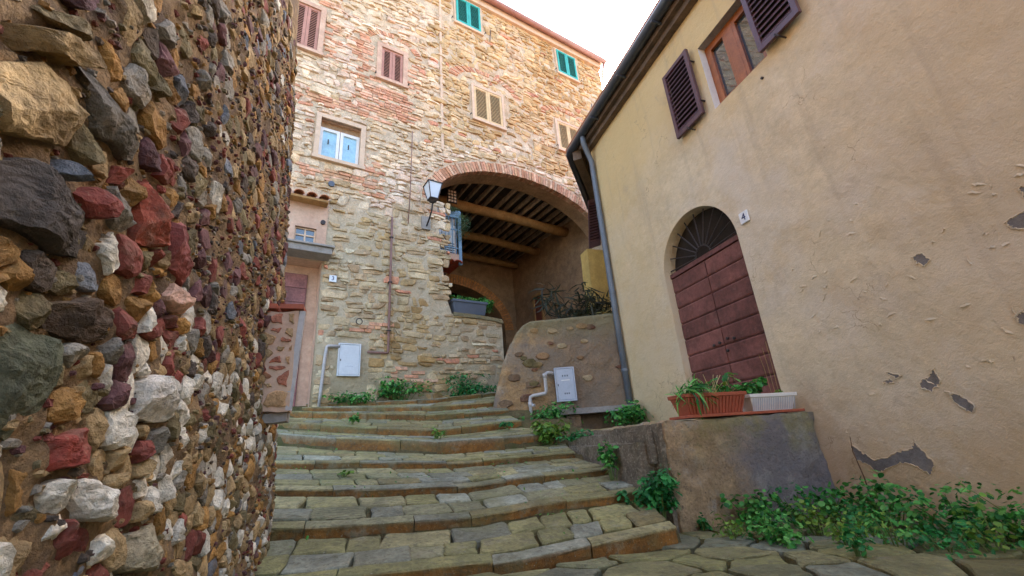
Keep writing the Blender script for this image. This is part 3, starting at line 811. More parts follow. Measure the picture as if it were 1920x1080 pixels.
ARC = [(2.45, 8.5, .95, .50), (.04, 8.5, .62, .42), (5.03, 8.5, .85, .4)]      # brick relieving arches over windows
def in_relief(u, z):
    return any(z > c[1]-.05 and ((u-c[0])/c[2])**2+((z-c[1])/c[3])**2 < 1.25 and ((u-c[0])/c[2])**2+((z-c[1])/c[3])**2 > .66 for c in ARC)
def f_ok(u, z):
    if any(inr(u, z, r) for r in NOST) or in_arch(u, z): return False
    if any(inr(u, z, r, -.02) for r in BRK): return False
    if in_relief(u, z): return False
    q = px(FA(u, z)); return q[2] > 0 and 380 < q[0] < 1500 and -260 < q[1] < 900
def f_rad(u, z):
    return .235 if z > 4.4 else .20
PF, CF = [], []
def warp(u, z): return (u + .05*noise.noise(Vector((u*1.5, z*1.5, 8))) + .018*noise.noise(Vector((u*7, z*7, 4))), z + .07*noise.noise(Vector((u*.8, z*.8, 2))) + .02*noise.noise(Vector((u*6, z*6, 6))))
z = .1
while z < 11.5:
    h = rng.choice([.06, .085, .11, .14, .18], p=[.2, .28, .26, .18, .08])*rng.uniform(.9, 1.15); u = -3.6+rng.uniform(0, .3)
    while u < 6.85:
        l = max(h*.9, rng.choice([.12, .18, .26, .36, .48], p=[.2, .3, .27, .17, .06])*rng.uniform(.8, 1.2))
        split = h > .1 and rng.random() < .35
        for (za, zb) in ([(0, .5), (.5, 1)] if split else [(0, 1)]):
            sk = rng.normal(0, .22, 4)*h
            q = [(u+sk[0], z+za*h), (u+l*.5, z+za*h+rng.normal(0, .1)*h), (u+l+sk[1], z+za*h), (u+l+sk[2]*.8, z+zb*h), (u+l*.45, z+zb*h+rng.normal(0, .12)*h), (u+sk[3]*.8, z+zb*h)]
            q = [warp(*p) for p in q]; c = tuple(np.mean(q, 0))
            if f_ok(*c): PF.append((c[0], c[1], l)); CF.append(q)
        u += l
    z += h
UPR = [lin(178,142,94), lin(192,156,108), lin(204,172,124), lin(214,186,144), lin(202,170,136)]
UPL = [lin(206,176,136), lin(218,192,158), lin(224,202,170), lin(224,192,166), lin(234,216,190)]
LOW = [lin(164,132,86), lin(184,156,112), lin(194,174,138), lin(178,148,112), lin(206,190,158)]
def tone(pal, u, z):
    """neighbouring stones come from the same quarry: colour drifts slowly, with a little scatter"""
    t = .5+.75*noise.noise(Vector((u*.75, z*.75, 21)))+.35*noise.noise(Vector((u*2.6, z*2.6, 31)))+rng.normal(0, .16)
    t = min(.999, max(0, t))*(len(pal)-1); i = int(t); return pal[i]*(1-t+i)+pal[i+1]*(t-i)
items, itb = [], []
for p, c in zip(PF, CF):
    if c is None: continue
    u, z, r = p
    for rc in NOST:
        if inr(u, z, rc, .3):
            du = [rc[0]-u, u-rc[1]]; dz = [rc[2]-z, z-rc[3]]
            k = int(np.argmax(du+dz))
            c = clip(c, [(1,0),(-1,0),(0,1),(0,-1)][k], [rc[0], -rc[1], rc[2], -rc[3]][k])
            if len(c) < 3: break
    if len(c) < 3: continue
    if z > EC[1] and in_arch(u, z, .75):
        t = math.atan2((z-EC[1])/(EB+.3), (u-EC[0])/(EA+.3)); q = (EC[0]+(EA+.3)*math.cos(t), EC[1]+(EB+.3)*math.sin(t))
        n_ = (math.cos(t)/(EA+.3), math.sin(t)/(EB+.3)); c = clip(c, (-n_[0], -n_[1]), -(q[0]*n_[0]+q[1]*n_[1]))
    c = clip(c, (0, 1), 11.42); c = clip(c, (1, 0), 6.82) if len(c) > 2 else c
    if len(c) < 3 or parea(c) < .0022: continue
    nn = noise.noise(Vector((u*.9, z*.9, 5)))
    flush = .10 + (.10 if z < 4.4 else 0) + .35*max(0, nn)
    if rng.random() < flush: continue
    side = 1/(1+math.exp(-(u-1.15+.15*nn)*9))
    if z < 4.3+.4*nn: pal = LOW
    else: pal = UPR if rng.random() < side*(1 if z > 6.6+nn else .4) else UPL
    col = tone(pal, u, z)*rng.uniform(.80, 1.1)
    if rng.random() < .02: col = lin(204,142,112)*rng.uniform(.85, 1.05)
    sh = stone_shape(c, rng.uniform(.003, .012), rng.uniform(.014, .05)*(1 if z > 4.4 else .75), 10, 2, .05, 2, 0, .03, .3, .16)
    if sh is None: continue
    W_ = to_world(FA, sh[0]); items.append((score(W_), W_, sh[1], col))
place_pieces(items, 'stone', MT['facade_stone'], bld, 300, False, 'small_stones')

brk = []
BRC = [lin(206,148,116), lin(214,162,130), lin(194,138,104), lin(218,178,146), lin(202,156,118)]
def brick_item(poly, w1, w0=-.03, jit=.004):
    p = np.asarray(poly); c = p.mean(0); v = []
    for ww, s in ((w0, 1), (w1-.006, 1), (w1, .93)):
        for q in p: v.append((*(c+(q-c)*s + rng.normal(0, jit*.5, 2)), ww+rng.normal(0, jit*.5)))
    n = len(p); F = [(k*n+j, k*n+(j+1) % n, (k+1)*n+(j+1) % n, (k+1)*n+j) for k in range(2) for j in range(n)] + [tuple(2*n+j for j in range(n))]
    return np.array(v), F
for r in BRK:
    z = r[2]; k = 0
    while z < r[3]-.04:
        u = r[0]-rng.uniform(0, .2)
        while u < r[1]:
            l = rng.choice([.24, .24, .12])*rng.uniform(.9, 1.1); cu = u+l/2
            edge = min(cu-r[0], r[1]-cu)
            if rng.random() > (.45 if edge < .1 else .06) and not any(inr(cu, z, s, .05) for s in SUR.values()):
                v, F = brick_item([(u, z), (u+l-.012, z), (u+l-.012, z+.053), (u, z+.053)], rng.uniform(.012, .028))
                W_ = to_world(FA, v); brk.append((score(W_), W_, F, BRC[rng.integers(5)]*rng.uniform(.85, 1.1)))
            u += l
        z += .066; k += 1
for c in ARC:
    for t in np.arange(.12, math.pi-.1, .068/c[2]):
        e = [(c[0]+c[2]*k*math.cos(x), c[1]+c[3]*k*math.sin(x)) for k, x in ((.86, t), (.86, t+.052/c[2]), (1.12, t+.052/c[2]), (1.12, t))]
        if rng.random() < .12: continue
        v, F = brick_item(e, rng.uniform(.012, .03)); W_ = to_world(FA, v)
        brk.append((score(W_), W_, F, BRC[rng.integers(5)]*rng.uniform(.85, 1.1)))
mb = MB()
for s_, v, F, c in brk: mb.add(v, F, c)
tag(mb.build('brick_patches', MT['brick'], bld, fix=False), kind='stuff')
# arch ring: every brick its own piece, running through the thickness of the arch
ring = MB()
t = 0.0; arch = None
pts = []
while t < math.pi:
    ds = math.hypot(EA*math.sin(t), EB*math.cos(t)); pts.append((t, .058/ds)); t += .07/ds
arch = wall_f
for t, dt in pts:
    def ep(x, g):
        n_ = Vector((math.cos(x)/EA, math.sin(x)/EB)).normalized()
        return (EC[0]+EA*math.cos(x)+n_.x*g, EC[1]+EB*math.sin(x)+n_.y*g)
    h = .25+rng.uniform(-.02, .02)
    e = [ep(t, 0), ep(t+dt, 0), ep(t+dt, h), ep(t, h)]
    v, F = brick_item(e, rng.uniform(.012, .026), -.14, .004)
    MB().add(to_world(FA, v), F, BRC[rng.integers(5)]*rng.uniform(.72, 1.0)*np.array((.95,.97,.95))).build('arch_brick', MT['brick'], arch, fix=True)

so = MB()
for a, b in zip(th, th[1:]):
    q = [(EC[0]+(EA-.004)*math.cos(t), EC[1]+(EB-.004)*math.sin(t)) for t in (a, b)]
    for wa, wb in ((-.13, -.25), (-.25, -.38), (-.38, -.52)): so.add([FA(*q[0], wa), FA(*q[1], wa), FA(*q[1], wb), FA(*q[0], wb)], [(0,1,2,3)])
    so.add([FA(*q[0], -.52), FA(*q[1], -.52), FA(q[1][0], 6.6, -.52), FA(q[0][0], 6.6, -.52)], [(0,1,2,3)])
so.build('arch_soffit', MT['passage'], bld)
o = rough_box('parapet_cap', (1.36, 2.40, -.46), (2.46, 2.475, .05), MT['cement_wall'], bld, .07, .012, 6, shear=lambda p: Vector(FA(p.x, p.y-.06*max(0, (p.x-1.9)/.55)**2, p.z)))
# --- trims, windows, shutters
def box_obj(name, lo, hi, mt, parent, fr, bw=.004):
    o = MB().box(lo, hi, fr=fr).build(name, mt, parent)
    if bw: bevel(o, bw)
    return o
def surround(k, wd, mt=MT['cream_trim'], sill=True):
    u0, u1, z0, z1 = WIN[k]; m = MB()
    m.box((u0-wd, z0, -.02), (u0, z1+wd, .045), fr=FA); m.box((u1, z0, -.02), (u1+wd, z1+wd, .045), fr=FA)
    m.box((u0, z1, -.02), (u1, z1+wd, .043), fr=FA)
    if sill: m.box((u0-wd-.02, z0-.07, -.05), (u1+wd+.02, z0, .075), fr=FA)
    m.build('window_surround', mt, bld)
def shutter_leaf(fr, u0, u1, z0, z1, w_, mt, n, parent, st=.055, name='shutter', th=.03, rails=()):
    m = MB()
    m.box((u0, z0, w_-th/2), (u0+st, z1, w_+th/2), fr=fr); m.box((u1-st, z0, w_-th/2), (u1, z1, w_+th/2), fr=fr)
    for a, b in [(z0, z0+st*1.3), (z1-st, z1)] + [(r, r+st*.8) for r in rails]:
        m.box((u0+st, a, w_-th/2+.002), (u1-st, b, w_+th/2-.002), fr=fr)
    leaf = m.build(name, mt, parent)
    a, b = z0+st*1.3, z1-st; sp = (b-a)/n
    for i in range(n):
        zc = a+sp*(i+.5)
        if any(r-.01 < zc < r+st*.8+.01 for r in rails): continue
        q = [(u0+st, zc-sp*.42, w_+th*.42), (u1-st, zc-sp*.42, w_+th*.42), (u1-st, zc+sp*.42, w_-th*.42), (u0+st, zc+sp*.42, w_-th*.42)]
        tq = .006
        v = [fr(*p) for p in q] + [fr(p[0], p[1]+tq, p[2]+tq*.3) for p in q]
        MB().add(v, [(3,2,1,0),(4,5,6,7),(0,1,5,4),(1,2,6,5),(2,3,7,6),(3,0,4,7)]).build('slat', mt, leaf)
    MB().add([fr(u0+st, a, w_-th*.55), fr(u1-st, a, w_-th*.55), fr(u1-st, b, w_-th*.55), fr(u0+st, b, w_-th*.55)], [(0,1,2,3)]).build('shutter_backing', MT['dark_void'], leaf)
    return leaf
def shutters(k, mt, n, w_=.0, wd=.08, trim=MT['cream_trim']):
    u0, u1, z0, z1 = WIN[k]; um = (u0+u1)/2
    surround(k, wd, trim)
    for a, b in ((u0+.004, um-.003), (um+.003, u1-.004)):
        shutter_leaf(FA, a, b, z0+.004, z1-.004, w_, mt, n, bld)
shutters('rose', MT['shutter_rose'], 18, 0, .10, MT['pink_plaster']); shutters('rose2', MT['shutter_rose'], 22, 0, .10, MT['pink_plaster'])
shutters('cream', MT['shutter_cream'], 20, .02, .06); shutters('cream2', MT['shutter_cream'], 19, .02, .07)
shutters('teal', MT['shutter_teal'], 16, .05, .05); shutters('teal2', MT['shutter_teal'], 16, .05, .05)
for k in ('cream', 'cream2', 'teal', 'teal2', 'rose'):                    # iron stays beside the shutters
    u0, u1, z0, z1 = WIN[k]
    for uu in (u0-.12, u1+.12):
        MB().tube([FA(uu, z0+.06, .02), FA(uu, z0+.06, .09), FA(uu, z0+.0, .10)], .009, 6).build('shutter_stay', MT['iron'], bld)
for uu, zz, dz in ((2.62, 10.35, .36), (6.1, 9.1, .62)): MB().tube([FA(uu, zz-.1, .05), FA(uu+.03, zz-.1+dz, .06)], .011, 6).build('iron_tie', MT['iron'], bld)
# white casement window, its panes painted pale blue for the sky they reflect
u0, u1, z0, z1 = WIN['casement']; surround('casement', .085)
cw = MB(); um = (u0+u1)/2
for a, b in ((u0, um), (um, u1)):
    cw.box((a+.005, z0+.005, -.10), (a+.06, z1-.16, -.05), fr=FA); cw.box((b-.06, z0+.005, -.10), (b-.005, z1-.16, -.05), fr=FA)
    cw.box((a+.06, z0+.005, -.098), (b-.06, z0+.07, -.052), fr=FA); cw.box((a+.06, z1-.22, -.098), (b-.06, z1-.16, -.052), fr=FA)
wf = cw.build('casement_window', MT['white_paint'], bld)
for a, b in ((u0, um), (um, u1)):
    MB().add([FA(a+.05, z0+.06, -.08), FA(b-.05, z0+.06, -.08), FA(b-.05, z1-.2, -.08), FA(a+.05, z1-.2, -.08)], [(0,1,2,3)]).build('pane', MT['sky_pane'], wf)
    MB().box((a+.15, z0+.36, -.05), (a+.17, z0+.46, -.03), fr=FA).build('catch', MT['iron'], wf)
MB().box((u0, z1-.16, -.12), (u1, z1, -.09), fr=FA).build('roller_box', MT['passage'], wf)
# eave: cornice, gutter, outlet
box_obj('cornice', (-3.6, 11.36, -.05), (6.84, 11.6, .10), MT['cream_trim'], bld, FA, .01)
box_obj('roof', (-3.7, 11.62, -12), (6.95, 11.74, .16), MT['roof_tile'], bld, FA)
MB().tube([FA(-3.6, 11.62, .2), FA(6.95, 11.60, .2)], .085, 12).build('gutter', MT['gutter_rose'], bld, True)
MB().tube([FA(6.9, 11.55, .2), FA(6.87, 11.3, .12), FA(6.86, 10.9, .05)], .04, 8).build('gutter_outlet', MT['gutter_rose'], bld, True)
MB().box((1.17, 6.2, .0), (1.23, 11.3, .03), fr=FA).build('corner_strip', MT['cream_trim'], bld)

# --- recess with the left door, canopy, small window
rc = MB(); d = -.3; u0, u1, z0, z1 = REC
rc.add([FA(u0,z0,d), FA(u1,z0,d), FA(u1,z1,d), FA(u0,z1,d)], [(0,1,2,3)])
rc.add([FA(u1,z0,d), FA(u1,z0,0.012), FA(u1,z1,0.012), FA(u1,z1,d)], [(0,1,2,3)])
rc.add([FA(u0,z1,d), FA(u1,z1,d), FA(u1,z1,0.012), FA(u0,z1,0.012)], [(0,1,2,3)])
rc.box((-2.6, 3.13, -.02), (-1.49, 4.36, .014), fr=FA); rc.box((-1.16, 3.13, -.02), (-1.0, 4.36, .014), fr=FA)
rc.box((-1.49, 3.13, -.02), (-1.16, 3.45, .014), fr=FA); rc.box((-1.49, 3.72, -.02), (-1.16, 4.36, .014), fr=FA)
rc.build('plaster_porch', MT['pink_plaster'], bld)

door_l = MB().box((-1.74, .7, -.32), (-1.19, 2.97, -.275), c=(.16, .075, .075), fr=FA).build('door', MT['wood_dark'], bld)

for k in range(9):
    MB().box((-1.73, .72+.25*k, -.275), (-1.2, .72+.25*k+.238, -.262), c=lin(146,98,94)*rng.uniform(.85, 1.1), fr=FA).build('plank', MT['wood_dark'], door_l)
box_obj('canopy', (-2.3, 3.14, 0.0), (-.93, 3.25, .34), MT['grey_stone'], bld, FA, .008)
box_obj('canopy_slab', (-2.3, 3.252, 0.0), (-.90, 3.285, .38), MT['grey_stone'], bld, FA, .006)
sw = MB(); u0, u1, z0, z1 = WIN['small']
for a in (u0, (u0+u1)/2-.0125, u1-.025): sw.box((a, z0, -.06), (a+.025, z1, -.03), fr=FA)
for a in (z0, (z0+z1)/2-.0125, z1-.025): sw.box((u0+.001, a, -.059), (u1-.001, a+.025, -.031), fr=FA)
swo = sw.build('small_window', MT['cream_trim'], bld)
MB().add([FA(u0,z0,-.05), FA(u1,z0,-.05), FA(u1,z1,-.05), FA(u0,z1,-.05)], [(0,1,2,3)]).build('pane', MT['glass'], swo)
# little tiled hood over the small window
hood = MB().box((-2.2, 4.17, .0), (-1.03, 4.21, .2), fr=FA).build('window_hood', MT['timber'], bld)
for k in range(6):
    u = -2.1+.2*k; n = 8; v = []
    for (ww, zz, r) in ((0, 4.335, .07), (.24, 4.23, .085)):
        for j in range(n+1):
            a = math.pi*j/n; v.append(FA(u+r*math.cos(a), zz+r*.75*math.sin(a), ww))
            v.append(FA(u+(r-.014)*math.cos(a), zz+(r-.014)*.75*math.sin(a), ww))
    m = 2*(n+1); F = []
    for j in range(n): F += [(2*j, 2*j+2, m+2*j+2, m+2*j), (2*j+1, m+2*j+1, m+2*j+3, 2*j+3), (2*j, 2*j+1, 2*j+3, 2*j+2), (m+2*j, m+2*j+2, m+2*j+3, m+2*j+1)]
    MB().add(v, F, lin(190,128,92)*rng.uniform(.8, 1.1)).build('hood_tile', MT['roof_tile'], hood)

# --- passage behind the arch
ps = MB()
def sheet(P, nu, nv, amp=.03):
    a, b, c, d_ = [np.array(q) for q in P]; s = np.linspace(0, 1, nu)[:, None, None]; t_ = np.linspace(0, 1, nv)[None, :, None]
    G_ = (a*(1-s)+b*s)*(1-t_) + (d_*(1-s)+c*s)*t_
    G_ = G_.reshape(-1, 3); n_ = np.cross(b-a, d_-a); n_ = n_/np.linalg.norm(n_)
    G_ = G_ + n_*(fractal(G_, 2.2, 3)*amp)[:, None]
    ps.add(G_, [(i*nv+j, (i+1)*nv+j, (i+1)*nv+j+1, i*nv+j+1) for i in range(nu-1) for j in range(nv-1)])
sheet([FA(5.86,.5,-.45), FA(5.86,.5,-4.7), FA(5.86,6.4,-4.7), FA(5.86,6.4,-.45)], 40, 40)
sheet([FA(1.0,.5,-.45), FA(1.0,.5,-4.7), FA(1.0,6.4,-4.7), FA(1.0,6.4,-.45)], 20, 20)
sheet([FA(.9,1.95,-.9), FA(6,1.95,-.9), FA(6,1.95,-11), FA(.9,1.95,-11)], 6, 10, .01)
# rear wall with the second arch
RC, RA, RB = (3.5, 3.6), 1.9, 1.43
ths = np.linspace(math.pi, 0, 33)
def rear(u, z): return FA(u, z, -4.6)
for a, b in zip(ths, ths[1:]):
    p = [(RC[0]+RA*math.cos(x), RC[1]+RB*math.sin(x)) for x in (a, b)]
    ps.add([rear(*p[0]), rear(*p[1]), rear(p[1][0], 6.4), rear(p[0][0], 6.4)], [(0,1,2,3)])
    ps.add([rear(*p[0]), rear(*p[1]), FA(*p[1], -5.3), FA(*p[0], -5.3)], [(0,1,2,3)])
ps.add([rear(5.4, 1), rear(5.9, 1), rear(5.9, 6.4), rear(5.4, 6.4)], [(0,1,2,3)])
ps.add([rear(5.4, 1), rear(5.4, 3.6), FA(5.4, 3.6, -5.3), FA(5.4, 1, -5.3)], [(0,1,2,3)])
ps.add([rear(.9, 1), rear(1.6, 1), rear(1.6, 6.4), rear(.9, 6.4)], [(0,1,2,3)])
ps.add([FA(5.9,.5,-5.3), FA(5.9,.5,-10), FA(5.9,6,-10), FA(5.9,6,-5.3)], [(0,1,2,3)])
ps.add([FA(.9,.5,-5.3), FA(.9,.5,-10), FA(.9,6,-10), FA(.9,6,-5.3)], [(0,1,2,3)])
ps.add([FA(.9,.5,-10), FA(6,.5,-10), FA(6,6,-10), FA(.9,6,-10)], [(0,1,2,3)])
ps.build('passage_wall', MT['passage'], bld, fix=False)
for x in np.arange(.03, math.pi-.02, .045):                       # bricks of the second arch
    e = [(RC[0]+(RA+g_)*math.cos(y), RC[1]+(RB+g_)*math.sin(y)) for y, g_ in ((x, 0), (x+.036, 0), (x+.036, .33), (x, .33))]
    v, F = brick_item(e, .02, -.03); v[:, 2] += -4.6
    MB().add(to_world(FA, v), F, lin(206,140,82)*rng.uniform(.75, 1.1)).build('inner_arch_brick', MT['brick'], bld)
cl = MB(); cl.add([FA(.8,6.27,.0), FA(6,6.27,.0), FA(6,6.27,-5.3), FA(.8,6.27,-5.3)], [(0,1,2,3)], (.055,.038,.028))
cl.add([FA(.8,5.2,-5.3), FA(6,5.2,-5.3), FA(6,5.2,-11), FA(.8,5.2,-11)], [(0,1,2,3)], (.055,.038,.028))
cl.build('ceiling_boards', MT['timber_dark'], bld)
for k in range(17):
    u = 1.1+.29*k+rng.normal(0, .02); wd = rng.uniform(.04, .06)
    MB().box((u, 6.14, -4.65), (u+wd, 6.265, -.5), c=lin(186,160,130)*rng.uniform(.6, 1.1), fr=FA).build('ceiling_joist', MT['timber_dark'], bld)
for ww, z, r in ((-1.5, 5.92, .135), (-2.97, 5.92, .12), (-4.3, 5.93, .10)):
    P = [FA(u, z+.02*math.sin(u*1.3+ww), ww+.03*math.sin(u*2)) for u in np.linspace(.95, 5.88, 12)]
    MB().tube(P, [r*rng.uniform(.93, 1.07) for _ in P], 14).build('ceiling_beam', MT['timber'], bld, True)
for ww in (-5.9, -7.0, -8.2):
    MB().tube([FA(.9, 5.0, ww), FA(5.9, 5.0, ww)], .1, 10).build('ceiling_beam', MT['timber'], bld, True)
for k in range(14):
    MB().box((1.2+.33*k, 5.1, -9.9), (1.26+.33*k, 5.19, -5.35), c=lin(90,66,48)*rng.uniform(.6, 1), fr=FA).build('ceiling_joist', MT['timber_dark'], bld)
# narrow door frame on the passage wall
pr = MB(); 
for a, b, c_, e in ((-3.45, -3.38, 2.2, 4.42), (-3.02, -2.95, 2.2, 4.42), (-3.45, -2.95, 4.42, 4.5)): pr.box((5.78, c_, a), (5.86, e, b), fr=FA)
pdoor = pr.build('passage_door', MT['timber'], bld)
MB().box((5.82, 2.2, -3.38), (5.85, 4.42, -3.02), c=lin(120,66,48), fr=FA).build('door_leaf', MT['wood_dark'], pdoor)

# --- bay with the barred window inside the archway
bay = MB(); bay.box((1.0, 3.86, -1.5), (1.84, 4.02, -.55), fr=FA); bay.box((1.0, 4.02, -1.5), (1.84, 5.1, -.75), fr=FA)
bayo = bay.build('bay', MT['pink_plaster'], bld)
MB().box((1.32, 4.10, -.75), (1.80, 4.98, -.735), fr=FA).build('bay_blind', MT['white_paint'], bayo)
for k in range(5): MB().box((1.34, 4.12+.055*k, -.734), (1.78, 4.14+.055*k, -.728), fr=FA).build('blind_slat', MT['iron'], bayo)
bars = MB(); bars.box((1.18, 4.93, -.62), (1.86, 5.12, -.55), fr=FA); bars.box((1.2, 4.16, -.585), (1.84, 4.185, -.565), fr=FA); bars.box((1.2, 4.62, -.585), (1.84, 4.64, -.565), fr=FA)
bars.box((1.80, 3.78, -.60), (1.87, 5.1, -.54), fr=FA)
bo = bars.build('window_grille', MT['iron_blue'], bld)
for k in range(7): MB().tube([FA(1.24+.085*k, 4.02, -.575), FA(1.24+.085*k, 4.95, -.575)], .011, 6).build('grille_bar', MT['iron_blue'], bo)
for k in range(4):
    u = 1.18+.19*k; v = []
    for ww in (-.48, -1.2):
        for j in range(9):
            a = math.pi*j/8; v.append(FA(u+.1*math.cos(a), 3.80+.06*math.sin(a), ww)); v.append(FA(u+.085*math.cos(a), 3.80+.045*math.sin(a), ww))
    F = []
    for j in range(8): F += [(2*j, 2*j+2, 18+2*j+2, 18+2*j), (2*j+1, 18+2*j+1, 18+2*j+3, 2*j+3), (2*j, 2*j+1, 2*j+3, 2*j+2)]
    MB().add(v, F, lin(176,82,60)).build('bay_tile', MT['roof_tile'], bayo)
# pierced clay vent high under the arch; cream tiles imitate daylight in its holes
vt = MB().box((1.70, 5.52, -.9), (1.95, 5.9, -.88), fr=FA).build('pierced_vent', MT['dark_void'], bld)
for a in range(3):
    for b in range(4):
        MB().box((1.725+.075*a, 5.55+.085*b, -.879), (1.775+.075*a, 5.60+.085*b, -.87), fr=FA).build('daylight_tile', MT['cream_trim'], vt)
# ------------------------------------------------------------------ plastered house on the right
house = empty('plastered_house', (3.6, 3, -.7), 'ochre plastered house with arched door, dark gutter and aubergine window shutters', 'house')
DC, DR, DS = 3.85, .64, 1.93                                # door arch: centre Y, radius, spring height
HD = (DC-DR, DC+DR, .0, DS+DR+.02); HWIN = (2.30, 3.04, 3.47, 4.40)
us = breaks(-4, 5.80, .07, [HD[0], HD[1], HWIN[0], HWIN[1]]); zs = breaks(-.9, 5.25, .07, [HD[2], HD[3], HWIN[2], HWIN[3]])
def hdisp(u, z):
    if any(h[0]-.03 <= u <= h[1]+.03 and h[2]-.03 <= z <= h[3]+.03 for h in (HD, HWIN)): return 0
    p = Vector((u, z, 0)); k = min(1, max(0, (3.4-u)/1.2))
    return .012*noise.noise(p*1.3) + .005*noise.noise(p*4.5) + .003*k*noise.fractal(p*9, 1, 2, 3)
hm = MB(); V, F = grid_wall(us, zs, [HD, HWIN], HW, hdisp); hm.add(V, F)
arcp = [(DC+DR*math.cos(t), DS+DR*math.sin(t)) for t in np.linspace(0, math.pi, 33)]
for a, b in zip(arcp, arcp[1:]): hm.add([HW(*a), HW(*b), HW(b[0], HD[3]), HW(a[0], HD[3])], [(0,1,2,3)])
# reveal of the door and of the window
rvp = [(DC+DR, 0)] + arcp + [(DC-DR, 0)]
for a, b in zip(rvp, rvp[1:]): hm.add([HW(*a), HW(*b), HW(*b, -.19), HW(*a, -.19)], [(0,1,2,3)])
# angled rear face beyond the far corner, and the end towards the viewer
c0 = Vector((3.6, 5.8, 0)); dd = Vector((.59, .8, 0)).normalized()*4.5
hm.add([tuple(c0+Vector((0,0,-.9))), tuple(c0+dd+Vector((0,0,-.9))), tuple(c0+dd+Vector((0,0,5.25))), tuple(c0+Vector((0,0,5.25)))], [(0,1,2,3)])
hm.add([(3.6,-4,-.9), (9,-4,-.9), (9,-4,5.25), (3.6,-4,5.25)], [(0,1,2,3)])
hwall = hm.build('wall', MT['plaster'], house, smooth=True, fix=False)
# scraps of bare cement where the paint has come away
PATCH = [[(2.718,-.146),(2.644,-.246),(2.572,-.291),(2.472,-.276),(2.366,-.229),(2.288,-.22),(2.262,-.154),(2.246,-.213),(2.186,-.309),(2.238,-.383),(2.314,-.324),(2.395,-.311),(2.522,-.364),(2.567,-.388),(2.625,-.33),(2.711,-.285)],
 [(1.966,.131),(1.904,.099),(1.85,.033),(1.882,-.013),(1.938,.042)], [(2.1,.221),(2.03,.235),(1.985,.293),(1.971,.201),(2.051,.149),(2.097,.173)],
 [(1.852,1.059),(1.786,1.058),(1.762,.998),(1.797,.961),(1.836,1.011)], [(1.337,1.063),(1.253,1.083),(1.18,1.06),(1.19,.99),(1.283,.98),(1.331,1.012)],
 [(1.483,.517),(1.441,.537),(1.40,.50),(1.43,.44),(1.492,.471)], [(2.276,.319),(2.19,.273),(2.23,.26)], [(1.226,1.218),(1.15,1.24),(1.14,1.15),(1.221,1.152)], [(1.72,.29),(1.69,.30),(1.68,.27)], [(2.33,.25),(2.28,.27),(2.25,.24),(2.3,.235)]]
for k, p in enumerate(PATCH):
    q = []
    for a, b in zip(p, p[1:]+p[:1]):
        for t in np.arange(0, 1, .125): q.append((a[0]*(1-t)+b[0]*t+rng.normal(0, .0045), a[1]*(1-t)+b[1]*t+rng.normal(0, .0045)))
    off = [hdisp(*c) for c in q]
    bm = bmesh.new(); vs_ = [bm.verts.new(HW(c[0], c[1], o+.003)) for c, o in zip(q, off)]; f_ = bm.faces.new(vs_)
    ex = bmesh.ops.extrude_face_region(bm, geom=[f_]); 
    for e in ex['geom']:
        if isinstance(e, bmesh.types.BMVert): e.co.x += .03
    bmesh.ops.triangulate(bm, faces=bm.faces); bmesh.ops.recalc_face_normals(bm, faces=bm.faces)
    me = bpy.data.meshes.new('bare_patch'); bm.to_mesh(me); bm.free(); me.materials.append(MT['patch'])
    o = bpy.data.objects.new('bare_patch', me); COL.objects.link(o); o.parent = hwall
    rim = [HW(c[0], c[1], o_+.002) for c, o_ in zip(q, off)]; rim.append(rim[0])     # broken edge of the paint coat round the scrap
    MB().tube(rim, [rng.uniform(.002, .0065) for _ in rim], 5, cap=False).build('broken_edge', MT['plaster'], hwall)
# raised lips of flaking plaster
for k in range(46):
    u = rng.uniform(1.15, 2.75); z = rng.normal(1.08, .28) if k % 3 else rng.uniform(-.1, 2.1); L_ = rng.uniform(.02, .08); a = rng.normal(.15, .5)
    n = 7; v = []
    for i in range(n):
        t = i/(n-1)-.5; cu = u+t*L_*math.cos(a)+rng.normal(0, .003); cz = z+t*L_*math.sin(a)+rng.normal(0, .004); hh = .008*(1-(2*t)**2)+.001
        w0 = hdisp(cu, cz)
        v += [HW(cu, cz, w0-.004), HW(cu, cz-hh*.4, w0+hh*.9), HW(cu, cz+hh*1.6, w0+.0005)]
    F = [(3*i+j, 3*i+j+1, 3*i+j+4, 3*i+j+3) for i in range(n-1) for j in range(2)]
    MB().add(v, F).build('plaster_flake', MT['plaster'], hwall)

# door: two leaves of horizontal boards, fanlight grille
door = MB().box((DC-DR-.02, .05, -.17), (DC+DR+.02, 2.0, -.125), c=(.05,.025,.025), fr=HW).build('door', MT['wood_dark'], house)
HWd = lambda u, z, w_=0: HW(u, z, w_-.125)
nb = 9; bh = (1.93-.06)/nb
for s, (a, b) in enumerate(((DC-DR+.004, DC-.006), (DC+.006, DC+DR-.004))):
    for k in range(nb):
        z0 = .06+bh*k; c = lin(112,70,62)*rng.uniform(.85, 1.12); th = .028
        v = []
        for (dz, ww) in ((.004, 0), (.004, th-.008), (.022, th), (bh-.022, th), (bh-.004, th-.008), (bh-.004, 0)):
            v += [HWd(a, z0+dz, ww), HWd(b, z0+dz, ww)]
        F = [(2*i, 2*i+1, 2*i+3, 2*i+2) for i in range(5)] + [tuple(2*i for i in range(6)), tuple(2*i+1 for i in range(5, -1, -1))]
        MB().add(v, F, c).build('plank', MT['wood_dark'], door)
MB().box((DC-DR, 1.935, .0), (DC+DR, 1.99, .04), c=lin(104,64,58), fr=HWd).build('transom_rail', MT['wood_dark'], door)
for (u, z) in ((DC-.07, .95), (DC+.06, .93), (DC+.15, .92), (DC-.03, .82), (DC-.16, .93)):
    MB().tube([HWd(u, z, .025), HWd(u, z, .045), HWd(u, z, .05)], [.014, .018, .008], 8).build('door_stud', MT['iron'], door)
fl = MB()
